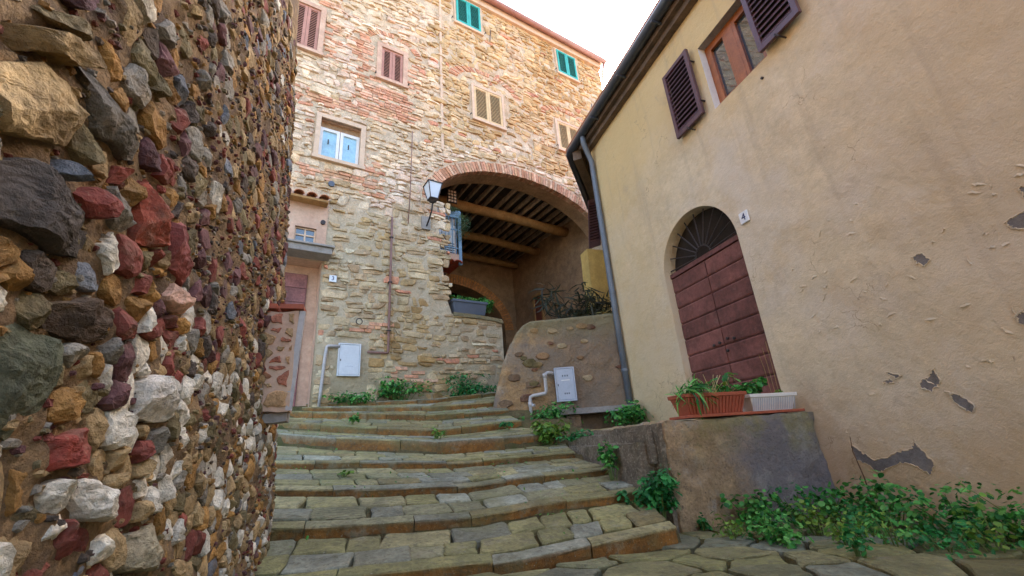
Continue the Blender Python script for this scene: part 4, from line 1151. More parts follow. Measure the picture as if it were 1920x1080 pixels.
void = MB().add([HW(DC-.8, 0, -.18), HW(DC+.8, 0, -.18), HW(DC+.8, 2.8, -.18), HW(DC-.8, 2.8, -.18)], [(0,1,2,3)]).build('fanlight_dark', MT['dark_void'], house)
fan = MB().tube([HW(DC+.13*math.cos(t), 1.99+.13*math.sin(t), -.10) for t in np.linspace(0, math.pi, 13)], .009, 6).build('fanlight_grille', MT['iron'], house)
for t in np.linspace(.14, math.pi-.14, 11):
    R_ = DR/1.0
    MB().tube([HW(DC+.13*math.cos(t), 1.99+.13*math.sin(t), -.10), HW(DC+(R_-.01)*math.cos(t), 1.95+(R_-.03)*math.sin(t), -.10)], .0085, 6).build('grille_bar', MT['iron'], fan)

# window
u0, u1, z0, z1 = HWIN; m = MB()
m.add([HW(u1,z0), HW(u1,z1), HW(u1,z1,-.16), HW(u1,z0,-.16)], [(0,1,2,3)]); m.add([HW(u0,z0), HW(u0,z1), HW(u0,z1,-.16), HW(u0,z0,-.16)], [(0,1,2,3)])
m.add([HW(u0,z0), HW(u1,z0), HW(u1,z0,-.16), HW(u0,z0,-.16)], [(0,1,2,3)])
m.build('window_reveal', MT['white_paint'], house)
MB().add([HW(u0,z1), HW(u1,z1), HW(u1,z1,-.16), HW(u0,z1,-.16)], [(0,1,2,3)]).build('window_lintel', MT['grey_stone'], house)
m = MB(); um = (u0+u1)/2; A, B = -.16, -.10
m.box((u0,z0,A),(u0+.05,z1,B),fr=HW); m.box((u1-.05,z0,A),(u1,z1,B),fr=HW); m.box((u0+.05,z1-.05,A),(u1-.05,z1,B),fr=HW); m.box((u0+.05,z0,A),(u1-.05,z0+.05,B),fr=HW)
m.box((um-.055,z0+.05,A+.004),(um+.055,z1-.05,B+.012),fr=HW)
wfr = m.build('window', MT['varnish'], house); bevel(wfr, .004)
for a, b in ((u0+.05, um-.055), (um+.055, u1-.05)):
    m = MB(); m.box((a,z0+.05,A+.01),(a+.04,z1-.05,B+.008),fr=HW); m.box((b-.04,z0+.05,A+.01),(b,z1-.05,B+.008),fr=HW)
    m.box((a+.04,z0+.05,A+.012),(b-.04,z0+.1,B+.006),fr=HW); m.box((a+.04,z1-.1,A+.012),(b-.04,z1-.05,B+.006),fr=HW)
    m.build('sash', MT['varnish'], wfr)
    MB().add([HW(a+.03,z0+.09,-.13), HW(b-.03,z0+.09,-.13), HW(b-.03,z1-.09,-.13), HW(a+.03,z1-.09,-.13)], [(0,1,2,3)]).build('pane', MT['glass'], wfr)
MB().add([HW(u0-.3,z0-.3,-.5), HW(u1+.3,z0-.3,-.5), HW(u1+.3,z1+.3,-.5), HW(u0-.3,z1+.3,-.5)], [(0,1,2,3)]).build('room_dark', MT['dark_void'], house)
for a, b, lb in ((3.14, 3.62, 'open louvred shutter on the far side of the window'), (1.86, 2.31, 'open louvred shutter on the near side of the window')):
    lf = shutter_leaf(HW, a, b, 3.50, 4.50, .065, MT['shutter_dark'], 13, house, .05, 'shutter', .04); lf['label'] = lb
    for zz in (3.68, 4.30): MB().tube([HW((a if a > 3 else b), zz, -.01), HW((a if a > 3 else b), zz, .065)], .012, 6).build('hinge', MT['iron'], lf)
    MB().tube([HW((a+b)/2, 3.46, 0), HW((a+b)/2, 3.46, .10), HW((a+b)/2+.02, 3.50, .10)], .010, 6).build('shutter_stay', MT['iron'], lf)
MB().tube([HW(2.42, 3.30, -.01), HW(2.42, 3.30, .012)], .014, 8).build('wall_stud', MT['iron'], hwall)

# eave: soffit, moulding, gutter, roof
G0, G1 = Vector((3.36, -4, 5.2)), Vector((3.36, 6.17, 5.2)); G2 = G1 + dd.normalized()*4.2
wl = [(3.6, -4), (3.6, 5.8), tuple((c0+dd)[:2])]
sf = MB(); 
for (g0, g1), (a, b) in (((G0, G1), (wl[0], wl[1])), ((G1, G2), (wl[1], wl[2]))):
    sf.add([(g0.x, g0.y, 5.16), (g1.x, g1.y, 5.16), (b[0]+.02, b[1], 5.16), (a[0]+.02, a[1], 5.16)], [(0,1,2,3)])
sf.build('soffit', MT['soffit'], house)
md = MB(); md.box((3.5, -4, 4.98), (3.62, 5.84, 5.155)); md.box((3.43, -4, 5.07), (3.5, 5.9, 5.158))
md.build('eave_moulding', MT['soffit'], house)
md2 = MB().bar((3.42, 6.0, 5.04), tuple(c0+dd+Vector((-.1, .05, 5.04))), .16, .2).build('eave_moulding', MT['soffit'], house)
MB().tube([G0, (3.36, 2, 5.2), (3.36, 6.12, 5.2), G1+Vector((.02,.04,0)), G2], .075, 12).build('gutter', MT['gutter_dark'], house, True)
rf = MB(); rf.add([(3.3,-4.2,5.29), (3.3,6.2,5.29), (9,10.2,7.6), (9,-4.2,7.6), (3.3,-4.2,5.21), (3.3,6.2,5.21), (9,10.2,7.5), (9,-4.2,7.5)], [(0,1,2,3),(7,6,5,4),(0,4,5,1),(1,5,6,2),(2,6,7,3),(3,7,4,0)], lin(150,100,74))
rf.add([(3.3,6.2,5.29), (9,10.2,7.6), (G2.x+.1,G2.y+.1,5.29)], [(0,1,2)], lin(150,100,74))
rf.build('roof', MT['roof_tile'], house)
for y in np.arange(-3, 6, .9): MB().box((3.27, y, 5.10), (3.46, y+.03, 5.13)).build('gutter_bracket', MT['gutter_dark'], house)
dpp = [(3.37, 5.62, 5.15), (3.38, 5.64, 5.02), (3.46, 5.69, 4.86), (3.535, 5.72, 4.70), (3.54, 5.73, 4.4), (3.54, 5.735, 2.2), (3.54, 5.74, .2)]
dpo = MB().tube(dpp, .047, 12).build('downpipe', MT['pipe_grey'], house, True)
for z in (3.6, 2.2, .95): MB().tube([(3.54, 5.735, z-.02), (3.54, 5.735, z+.02)], .054, 12).build('pipe_clamp', MT['pipe_grey'], dpo)
# louvred shutter standing open on the rear face, seen past the corner
sfr = frame((3.84, 6.8, 3.5), Vector((.30, .06, .13)), (.12, 0, 1.0), Vector((-.2, -.97, 0)))
shutter_leaf(sfr, 0, 1, 0, 1.1, 0, MT['shutter_dark'], 14, house, .09, 'rear_shutter', .035)

# number tile of the house
def text_mesh(s, size, mt, parent, O, U, V_, name='numeral'):
    cu = bpy.data.curves.new(name, 'FONT'); cu.body = s; cu.size = size; cu.extrude = .001; cu.align_x = 'CENTER'; cu.align_y = 'CENTER'
    t = bpy.data.objects.new(name, cu); COL.objects.link(t); bpy.context.view_layer.update()
    me = bpy.data.meshes.new_from_object(t.evaluated_get(bpy.context.evaluated_depsgraph_get()))
    bpy.data.objects.remove(t)
    U = Vector(U).normalized(); V_ = Vector(V_).normalized(); N_ = U.cross(V_)
    me.transform(Matrix(((U.x, V_.x, N_.x, O[0]), (U.y, V_.y, N_.y, O[1]), (U.z, V_.z, N_.z, O[2]), (0, 0, 0, 1))))
    me.materials.clear(); me.materials.append(mt)
    o = bpy.data.objects.new(name, me); COL.objects.link(o); o.parent = parent
    o.matrix_parent_inverse = Matrix()
    return o
t4 = MB().box((3.005, 2.0, .004), (3.115, 2.125, .022), fr=HW).build('number_tile', MT['ceramic']); bevel(t4, .004)
tag(t4, 'white house number tile reading 4 to the right of the arched door', 'sign')
text_mesh('4', .11, MT['ink'], t4, HW(3.06, 2.062, .024), (0, -1, 0), (0, 0, 1))
t3 = MB().box((-.90, 2.78, .03), (-.785, 2.895, .055), fr=FA).build('number_tile', MT['ceramic'])
tag(t3, 'white house number tile reading 3 on the stone wall beside the porch', 'sign')
text_mesh('3', .10, MT['ink'], t3, FA(-.842, 2.838, .058), BD, (0, 0, 1))

# ------------------------------------------------------------------ door platform (block) with side ledges
blk = empty('door_platform', (2.85, 3.7, -.7), 'big weathered concrete block platform in front of the arched door', 'platform')
rough_box('block', (2.08, 2.96, -.85), (3.61, 4.62, .095), MT['block'], blk, .04, .02, 7)
rough_box('side_ledge', (1.93, 3.12, -.8), (2.12, 4.5, -.05), MT['pebble'], blk, .06, .012, 7)
rough_box('side_facing', (2.045, 2.985, -.8), (2.09, 4.61, .085), MT['pebble'], blk, .05, .01, 7)
rough_box('side_ledge', (2.0, 3.06, -.2), (2.13, 4.6, .04), MT['pebble'], blk, .06, .01, 7)

# ------------------------------------------------------------------ retaining wall with swept end, below the archway
rw = empty('retaining_wall', (2.8, 6.0, .2), 'low rendered retaining wall with a sweeping curved end below the archway', 'wall')
RD = Vector((-.951, .309, 0)).normalized(); RN = Vector((-.309, -.951, 0)).normalized()
RW = frame((3.6, 5.76, 0), RD, (0, 0, 1), RN)
smz = [(-.5, 2.16), (.28, 2.13), (.8, 2.01), (1.2, 1.88), (1.5, 1.75), (1.7, 1.64), (1.8, 1.55), (1.84, 1.48), (1.87, 1.40)]
zz = np.concatenate([np.linspace(-.5, 1.7, 44), np.linspace(1.74, 1.87, 6)]); tt = np.linspace(0, 1, 46); G = np.zeros((46, len(zz), 3))
for j, z in enumerate(zz):
    sm = np.interp(z, [q[0] for q in smz], [q[1] for q in smz])
    for i, t in enumerate(tt):
        s = t*sm; e = min(1, (sm-s)/.07, (1.875-z)/.05); rnd = -.05*(1-max(0, e))**2
        zt = z - (.03*t if z > 1.5 else 0)
        p = Vector((s*2.2, z*2.2, 4)); dn = .03*noise.fractal(p, 1, 2, 4) + .014*noise.noise(p*4.3) + .05*max(0, .6-z)*t*t
        G[i, j] = RW(s, zt, rnd+dn)
V, F = closed_slab(G, tuple(RN*-.38))
MB().add(V, F).build('wall', MT['cement_wall'], rw, smooth=True)
for k in range(34):                                              # stones showing through the render
    s = rng.uniform(.1, 1.9); z = rng.uniform(.55, 1.75)
    if s > np.interp(z, [q[0] for q in smz], [q[1] for q in smz])-.15 or (0.75 < s < 1.25 and .45 < z < 1.12): continue
    r = rng.uniform(.05, .13); n = 9; ang = np.linspace(0, 2*math.pi, n, endpoint=False)
    poly = [(s+r*math.cos(a)*rng.uniform(.75, 1.15), z+r*.55*math.sin(a)*rng.uniform(.75, 1.15)) for a in ang]
    v, F = stone_shape(poly, 0, .024, 12, 3, .08, 2, 0, .05, .2)
    p = Vector((s*2.2, z*2.2, 4)); v[:, 2] += .03*noise.fractal(p, 1, 2, 4) + .014*noise.noise(p*4.3)+.002
    MB().add(to_world(RW, v), F, [lin(140,112,76), lin(122,96,72), lin(164,146,114), lin(108,94,58), lin(122,84,64)][rng.integers(5)]*.8).build('stone', MT['facade_stone'], rw)
bn = empty('stone_bench', RW(.5, .2, .15), 'long grey stone slab bench against the foot of the retaining wall', 'bench')
o = rough_box('seat', (0, 0, 0), (1.08, .3, .075), MT['grey_stone'], bn, .08, .004, 8, shear=lambda p: Vector(RW(p.x+.02, p.z+.355, p.y+.0)))
for a in (.03, .82): rough_box('support', (0, 0, 0), (.2, .22, .4), MT['cement_wall'], bn, .08, .006, 8, shear=lambda p, a=a: Vector(RW(p.x+a, p.z-.05, p.y)))
# yellow ochre pillar behind it
pil = rough_box('ochre_pillar', (0, 0, 0), (.36, .3, 3.1), MT['ochre_pillar'], None, .12, .008, 4, False, shear=lambda p: Vector((3.7+p.x+.03*p.z-.0, 6.8+p.y, .4+p.z)))
tag(pil, 'yellow ochre plastered pillar between the house corner and the archway', 'pillar')

# ------------------------------------------------------------------ parapet stub on the left wall with tile coping
par = empty('parapet_stub', (-.55, 2.95, .2), 'short brick and mortar parapet stub with red tile coping on the left wall', 'parapet')
rough_box('core', (-.72, 2.70, .26), (-.468, 2.80, .85), MT['pink_plaster'], par, .05, .008, 8)
pf = frame((0, 2.70, 0), (1, 0, 0), (0, 0, 1), (0, -1, 0))
Pq = scatter((-.70, -.475, .28, .845), lambda u, v: .04+.07*rng.random(), 500, .8, lambda u, v: True)
for p_, c_ in zip(Pq, cells(Pq, .85)):
    if c_ is None: continue
    for n_, d_ in (((1, 0), -.478), ((-1, 0), .71), ((0, 1), .845), ((0, -1), -.275)): c_ = clip(c_, n_, d_) if len(c_) > 2 else c_
    if len(c_) < 3 or parea(c_) < .0006: continue
    sh = stone_shape(c_, rng.uniform(.010,.026), .006, 12, 3, .12, 1, 0, .03, .15)
    sh[0][:, 2] += .004
    MB().add(to_world(pf, sh[0]), sh[1], [lin(186,112,84), lin(196,128,90), lin(196,154,110), lin(198,132,96), lin(196,160,116), lin(184,118,92)][rng.integers(6)]*rng.uniform(.8, 1.1)).build('stone', MT['rubble'], par)
for k in range(2):
    y = 2.68
    o = rough_box('coping_tile', (-.73+.15*k, y, .852), (-.585+.14*k, y+.13, .882), MT['terracotta'], par, .05, .004, 9)
rough_box('corbel', (-.70, 2.73, .21), (-.48, 2.84, .265), MT['grey_stone'], par, .06, .012, 8)
MB().bar((-.452, 2.715, .845), (-.475, 2.715, .27), .03, .028, up=(0, 1, 0)).build('metal_strip', MT['pvc'], par)

# ------------------------------------------------------------------ meter boxes, pipes, cable, lamp
def meter(O, U, V_, N_, w_, h, mt, lab):
    fr = frame(O, U, V_, N_); e = empty('meter_box', O, lab, 'meter box')
    m = MB(); b = .02
    m.box((0,0,-.03),(b,h,.02),fr=fr); m.box((w_-b,0,-.03),(w_,h,.02),fr=fr); m.box((b,0,-.03),(w_-b,b,.019),fr=fr); m.box((b,h-b,-.03),(w_-b,h,.019),fr=fr)
    f = m.build('frame', mt, e); bevel(f, .004)
    dr = MB().box((b+.003, b+.003, -.02), (w_-b-.003, h-b-.003, .014), fr=fr).build('door', mt, e); bevel(dr, .004)
    MB().box((.035, h*.45, .014), (.047, h*.45+.03, .02), fr=fr).build('latch', MT['iron'], e)
    return e, fr
e, fr = meter(FA(-.675, 1.22, .035), BD, (0,0,1), -FN, .35, .53, MT['meter'], 'white gas meter box set in the stone wall left of the weeds')
for k in range(5): MB().box((.12+.025*k, .15+.004*(k % 2), .0145), (.138+.025*k, .157+.004*(k % 2), .0155), fr=fr).build('print', MT['meter_grey'], e)
e, fr = meter(RW(1.115, .555, .06), tuple(-RD), (0,0,1), tuple(RN), .30, .50, MT['meter_grey'], 'grey meter box with white label on the retaining wall')
MB().box((.09, .30, .0145), (.22, .315, .016), fr=fr).build('print', MT['white_paint'], e)
for k in range(3): MB().box((.11+.035*k, .36, .0145), (.13+.035*k, .385, .0155), fr=fr).build('print', MT['pipe_grey'], e); MB().box((.12+.03*k, .10, .0145), (.14+.03*k, .125, .0155), fr=fr).build('print', MT['pipe_grey'], e)
def pipe(name, P, r, mt, lab, cat='pipe', n=10):
    o = MB().tube(P, r, n).build(name, mt, None, True); return tag(o, lab, cat)
p0 = pipe('gas_pipe', [FA(-.66,1.69,.05), FA(-.80,1.69,.05), FA(-.84,1.685,.05), FA(-.855,1.66,.05), FA(-.87,1.5,.05), FA(-.89,1.0,.05), FA(-.90,.75,.05)], .024, MT['pvc'], 'grey bent pipe running down beside the white meter box')
p1 = pipe('wall_pipe', [FA(-.22,1.62,.05), FA(.08,1.62,.05), FA(.118,1.625,.05), FA(.123,1.66,.05), FA(.123,2.9,.05), FA(.125,4.24,.05)], .021, MT['rust_pipe'], 'thin rust brown pipe climbing the stone wall to the middle')
for z in (2.0, 2.9, 3.8): MB().box((.09, z, .0), (.155, z+.02, .075), fr=FA).build('pipe_clip', MT['iron'], p1)
p2 = pipe('cable', [FA(.50,6.4,.055), FA(.485,5.6,.06), FA(.47,4.9,.055), FA(.44,4.18,.05)], .010, MT['rust_pipe'], 'thin dark cable hanging down the stone wall left of the lantern', 'cable', 6)
P = [RW(1.13, .98, .05), RW(1.22, .99, .07), RW(1.255, .97, .08), RW(1.26, .9, .08), RW(1.26, .73, .08), RW(1.28, .69, .08), RW(1.46, .67, .08), RW(1.50, .655, .08), RW(1.51, .61, .08), RW(1.51, .30, .08)]
gp = pipe('gas_pipe', P, .026, MT['pvc'], 'grey stepped pipe beside the grey meter box', n=10)
MB().tube([RW(1.51,.40,.08), RW(1.51,.24,.08)], .033, 10).build('rusty_sleeve', MT['rust_pipe'], gp, True)
for q, r_ in ((RW(1.26,.95,.08), .034), (RW(1.51,.55,.08), .034)): MB().tube([Vector(q)-Vector((0,0,.03)), Vector(q)+Vector((0,0,.03))], r_, 10).build('pipe_joint', MT['pvc'], gp, True)
MB().tube([RW(1.51,.53,.08), RW(1.45,.53,.13)], .02, 8).build('valve', MT['pvc'], gp)

lamp = empty('wall_lantern', FA(.8, 4.6, .4), 'old wall lantern with pale tapered glass on a bracket left of the arch', 'lantern')
lu, lw_, LZ = .80, .42, 4.60
def pyr(z0, z1, r0, r1, nm, mt, inset=0):
    v = [FA(lu+sx*r, z, lw_+sw_*r) for z, r in ((z0, r0), (z1, r1)) for sx, sw_ in ((-1,-1),(1,-1),(1,1),(-1,1))]
    return MB().add(v, [(3,2,1,0),(4,5,6,7),(0,1,5,4),(1,2,6,5),(2,3,7,6),(3,0,4,7)]).build(nm, mt, lamp)
pyr(LZ+.01, LZ+.325, .074, .136, 'glass', MT['lamp_glass'])
fr_ = MB()
for sx, sw_ in ((-1,-1),(1,-1),(1,1),(-1,1)): fr_.bar(FA(lu+sx*.076, LZ, lw_+sw_*.076), FA(lu+sx*.14, LZ+.33, lw_+sw_*.14), .014, .014)
for z, r in ((LZ, .08), (LZ+.33, .145)):
    for a, b in (((-1,-1),(1,-1)), ((1,-1),(1,1)), ((1,1),(-1,1)), ((-1,1),(-1,-1))): fr_.bar(FA(lu+a[0]*r, z, lw_+a[1]*r), FA(lu+b[0]*r, z, lw_+b[1]*r), .016, .016)
fr_.build('frame', MT['iron'], lamp)
pyr(LZ+.335, LZ+.40, .148, .05, 'cap', MT['iron']); pyr(LZ+.40, LZ+.45, .03, .02, 'finial', MT['iron']); pyr(LZ-.07, LZ-.005, .03, .08, 'base', MT['iron'])
MB().tube([FA(lu, LZ-.04, lw_), FA(lu+.0, LZ-.2, lw_-.06), FA(lu+.01, LZ-.32, .2), FA(lu+.02, LZ-.40, .02)], .016, 8).build('bracket', MT['iron'], lamp, True)
MB().box((.72, 4.14, .0), (.90, 4.42, .05), fr=FA).build('wall_plate', MT['grey_stone'], lamp)
# iron ring on the wall
o = MB().tube([FA(-.38+.05*math.cos(t), 2.13+.05*math.sin(t), .06) for t in np.linspace(0, 2*math.pi, 17)], .008, 6, cap=False).build('iron_ring', MT['iron'], None, True)
tag(o, 'small iron tethering ring on the stone wall above the meter box', 'ring')
o = MB().tube([FA(-.99, 4.67, .0), FA(-.99, 4.67, .045)], .055, 14).build('vent_cap', MT['plastic_grey'], None); tag(o, 'round dark vent cap under the white casement window', 'vent')
o = MB().tube([FA(-1.07, 3.86, .0), FA(-1.07, 3.86, .05)], .04, 14).build('vent_cap', MT['iron'], None); tag(o, 'round dark vent hole cap above the porch canopy', 'vent')

# ------------------------------------------------------------------ plants
def leaf_tpl(kind):
    if kind == 'round':
        v = [(0,0,0),(.32,.12,.03),(.5,.42,.06),(.4,.75,.05),(0,1.0,-.02),(-.4,.75,.05),(-.5,.42,.06),(-.32,.12,.03),(0,.5,-.03)]
        f = [(0,1,8),(1,2,8),(2,3,8),(3,4,8),(4,5,8),(5,6,8),(6,7,8),(7,0,8)]
    elif kind == 'blade':
        v = [(-.03,0,0),(.03,0,0),(.045,.4,.12),(-.045,.4,.12),(.03,.75,.05),(-.03,.75,.05),(0,1,-.16)]; f = [(0,1,2,3),(3,2,4,5),(5,4,6)]
    else:                                             # lobed, nettle-like
        v = [(0,0,0),(.22,.12,.04),(.16,.28,.02),(.42,.42,.07),(.24,.55,.03),(.34,.78,.05),(0,1,-.05),(-.34,.78,.05),(-.24,.55,.03),(-.42,.42,.07),(-.16,.28,.02),(-.22,.12,.04),(0,.5,-.03)]
        f = [(i, i+1, 12) for i in range(11)] + [(11, 0, 12)]
    return np.array(v, float), f
def plant(name, lab, pos, rad, n, leaf, kind='lobed', cols=((52,110,40),(74,136,52),(34,84,34)), group=None, up=.5, stems=10, flat=None, cat='weed', parent=None, droop=0):
    """a leafy clump: thin stems carrying leaves through the whole volume"""
    e = parent or empty(name, pos, lab, cat, group)
    T, TF = leaf_tpl(kind); fm = MB(); sm_ = MB(); p0_ = Vector(pos)
    clumps = [(rng.normal(0, .42, 3), rng.uniform(.3, .6)) for _ in range(max(3, stems))]
    for c, r in clumps:
        q = Vector((c[0]*rad[0], c[1]*rad[1], (abs(c[2])*.6+.25)*rad[2]*(1-droop) - droop*abs(c[2])*rad[2])); 
        b = Vector((q.x*.3, q.y*.3, 0)); mid = (b+q)/2+Vector((0, 0, .08*rad[2]))
        sm_.tube([p0_+b-Vector((0,0,.02)), p0_+mid, p0_+q], [.0045, .0035, .002], 5, lin(92,110,56))
    V = []; F = []; C = []; k = 0
    for i in range(n):
        c, r = clumps[rng.integers(len(clumps))]
        d = rng.normal(0, 1, 3); d /= np.linalg.norm(d); d = d*rng.uniform(.3, 1)**.5
        q = np.array([(c[0]+d[0]*r)*rad[0], (c[1]+d[1]*r)*rad[1], (abs(c[2])*.6+.25+d[2]*r*.55)*rad[2]])
        if droop: q[2] = -abs(c[2]+d[2]*r*.5)*rad[2]*droop*1.5 + .1*rad[2]
        else: q[2] = max(q[2], .01)
        nrm = np.array([d[0]*.8, d[1]*.8, abs(d[2])+up]) + rng.normal(0, .35, 3); nrm /= np.linalg.norm(nrm)
        t = np.cross(nrm, rng.normal(0, 1, 3)); t /= np.linalg.norm(t); t[2] -= .25; s_ = np.cross(t, nrm); s_ /= np.linalg.norm(s_)
        sz = leaf*rng.uniform(.55, 1.3)
        L3 = (T[:, :1]*s_ + T[:, 1:2]*t + T[:, 2:]*nrm)*sz
        V.append(L3 + q + np.array(p0_)); F += [tuple(a+k for a in f) for f in TF]; k += len(T)
        C.append(np.tile(lin(*cols[rng.integers(len(cols))])*rng.uniform(.65, 1.2), (len(T), 1)))
    fm.add(np.vstack(V), F, np.vstack(C))
    o = fm.build('foliage', MT['leaf'], e, fix=False); tag(o, kind='stuff')
    sm_.build('stems', MT['stem'], e, fix=False)
    return e
def sz_(x, y):          # height of the stairs or street at a point
    ys = [along(l, [(x-l[0][0])/(l[-1][0]-l[0][0])])[0] if l[0][0] <= x <= l[-1][0] else None for l in NOS]
    h = gz(x, y)
    for i, q in enumerate(ys):
        if q is not None and y >= q[1]:
            h = q[2]
            if i+1 < len(ys) and ys[i+1] is not None:
                t = (y-q[1])/max(.05, ys[i+1][1]-q[1]); h = q[2]*(1-t) + (ys[i+1][2]-RIS[i+1])*t
    return h
GR1 = ((62,138,56),(88,164,72),(42,108,46),(112,176,84)); GR2 = ((50,132,64),(38,108,56),(68,152,78)); YG = ((112,150,56),(134,164,66),(82,128,46))
plant('weed_clump', 'dense green weed clump over the left end of the retaining wall bench', RW(1.32, .10, .30), (.5,.26,.5), 1100, .048, cols=GR1, stems=14)
plant('weed_clump', 'bushy green weeds hanging at the right end of the stone bench', RW(.12, .12, .34), (.42,.26,.46), 900, .05, cols=GR1, stems=14)
plant('weed_tuft', 'bright green weed spilling over the tall kerb below the bench', (1.85, 4.72, -.02), (.2,.14,.30), 340, .05, cols=YG, stems=8)
plant('weed_tuft', 'weeds growing on the side ledge of the door platform', (2.05, 4.45, .0), (.2,.25,.12), 260, .035, cols=GR2, stems=10)
plant('weed_clump', 'big leafy weed at the front left corner of the door platform', (1.93, 2.98, -.56), (.17,.15,.38), 620, .045, cols=GR2, stems=14)
plant('weed_tuft', 'slim weed climbing the pebbly side of the door platform', (1.86, 3.45, -.3), (.10,.10,.30), 190, .04, cols=GR1, stems=7)
plant('weed_tuft', 'small tuft at the foot of the big block', (2.22, 2.92, -.66), (.07,.05,.12), 70, .03, cols=GR2, stems=5)
plant('weed_clump', 'leafy weeds at the foot of the block front, left of its middle', (2.62, 2.80, -.68), (.26,.16,.28), 360, .034, 'round', cols=GR1, stems=14)
plant('weed_tuft', 'low weeds between paving slabs in the right foreground', (2.36, 2.38, -.67), (.20,.20,.16), 260, .035, cols=GR1, stems=9)
plant('weed_clump', 'leafy weeds at the right foot of the block', (3.15, 2.72, -.69), (.28,.2,.28), 360, .034, 'round', cols=GR1, stems=14)
plant('weed_clump', 'tall leafy weeds growing along the plaster wall, nearest the block', (3.38, 2.45, -.70), (.2,.28,.34), 380, .034, 'round', cols=GR1, stems=16)
plant('weed_clump', 'leafy weeds along the plaster wall in the middle of the row', (3.40, 2.05, -.70), (.2,.26,.30), 330, .032, 'round', cols=GR1, stems=14)
plant('weed_clump', 'dark leafy weeds along the plaster wall at the right edge', (3.40, 1.62, -.70), (.2,.26,.34), 450, .034, cols=GR1, stems=16)
plant('weed_tuft', 'sparse yellowish weeds among the right foreground slabs', (2.95, 2.3, -.69), (.34,.28,.15), 300, .028, cols=YG, stems=16)
plant('weed_tuft', 'spindly weeds between slabs near the bottom right corner', (2.9, 1.85, -.69), (.3,.26,.14), 280, .028, cols=GR2, stems=14)
SPR = ['weed sprig just in front of the block, left of centre', 'weed sprig on the slabs a step in front of the block middle', 'weed sprig on the slabs in front of the right block end', 'weed sprig by the wall, between the block and the frame edge', 'weed sprig far left among the right foreground slabs',
 'weed sprig halfway along the slabs below the plaster wall', 'low weed sprig in the slab joints below the block middle', 'weed sprig nearest the bottom right corner of the picture', 'weed sprig lowest and furthest left on the right hand slabs', 'weed sprig close to the plaster wall near the right edge', 'weed sprig beside the left front corner of the block', 'weed sprig touching the block front right of its middle']
for k, (x, y) in enumerate([(2.45,2.62),(2.75,2.45),(3.1,2.42),(3.3,2.2),(2.6,2.15),(3.2,1.95),(2.75,2.0),(3.05,1.72),(2.4,1.95),(3.4,1.85),(2.2,2.6),(2.85,2.66)]):
    plant('weed_sprig', SPR[k], (x, y, gz(x, y)), (.13,.13,rng.uniform(.14,.3)), 90, .03, ('lobed','round')[k % 2], cols=(GR1, YG, GR2)[k % 3], stems=8, group='weed sprigs in the right foreground')
tw = MB().tube([(3.5, 2.62, -.68), (3.47, 2.6, -.4), (3.48, 2.63, -.22), (3.46, 2.60, -.12)], [.006,.005,.004,.002], 6, lin(96,70,48)).build('dry_twig', MT['stem']); tag(tw, 'bare dry twig standing against the stained plaster wall', 'twig')
plant('weed_clump', 'green weeds climbing the stone wall foot above the top step', FA(.35, .82, .18), (.42,.14,.48), 700, .05, cols=GR1, stems=18)
plant('weed_clump', 'dark green weeds on the parapet foot right of the top steps', FA(1.55, .85, .2), (.55,.15,.36), 800, .05, cols=GR2, stems=20)
plant('weed_clump', 'low green weeds at the wall foot under the white meter box', FA(-.45, .78, .2), (.42,.12,.2), 420, .045, cols=GR1, stems=12)
plant('weed_tuft', 'tiny tuft on the left of the sixth step', (-.3, 5.75, .40), (.12,.06,.09), 110, .035, cols=GR1, stems=5)
plant('weed_tuft', 'tiny tuft in the middle of the tall kerb step', (.63, 4.92, .13), (.07,.06,.13), 80, .035, cols=YG, stems=4)
plant('weed_tuft', 'tiny flat tuft on the left of the third tread', (-.25, 4.05, -.12), (.07,.06,.04), 60, .025, cols=YG, stems=4)
plant('weed_tuft', 'small tuft at the foot of the curved wall end', (1.48, 5.2, .22), (.10,.07,.07), 80, .035, cols=GR2, stems=4)
# fallen leaves and grass in joints
ms = MB(); T, TF = leaf_tpl('lobed'); kk = 0
for i in range(900):
    st_ = rng.integers(0, 8); s = rng.uniform(0, 1); t = rng.choice([rng.uniform(.93, 1.0), rng.uniform(0, 1)], p=[.6, .4])
    p = tread(st_, np.array([s]), np.array([t]))[0]
    if noise.noise(Vector((p[0]*2.2, p[1]*2.2, 9))) < .08: continue
    nrm = np.array([0, 0, 1.]) + rng.normal(0, .4, 3); nrm /= np.linalg.norm(nrm); t_ = np.cross(nrm, rng.normal(0, 1, 3)); t_ /= np.linalg.norm(t_); s_ = np.cross(t_, nrm)
    ms.add((T[:, :1]*s_+T[:, 1:2]*t_+T[:, 2:]*nrm)*rng.uniform(.012, .026)+p+np.array((0, 0, .012)), TF, lin(*(YG+GR1)[rng.integers(7)])*rng.uniform(.7, 1.1))
tag(ms.build('moss_and_seedlings', MT['leaf'], None, fix=False), 'scattered tiny seedlings and moss in the joints of the steps', 'moss', kind='stuff')

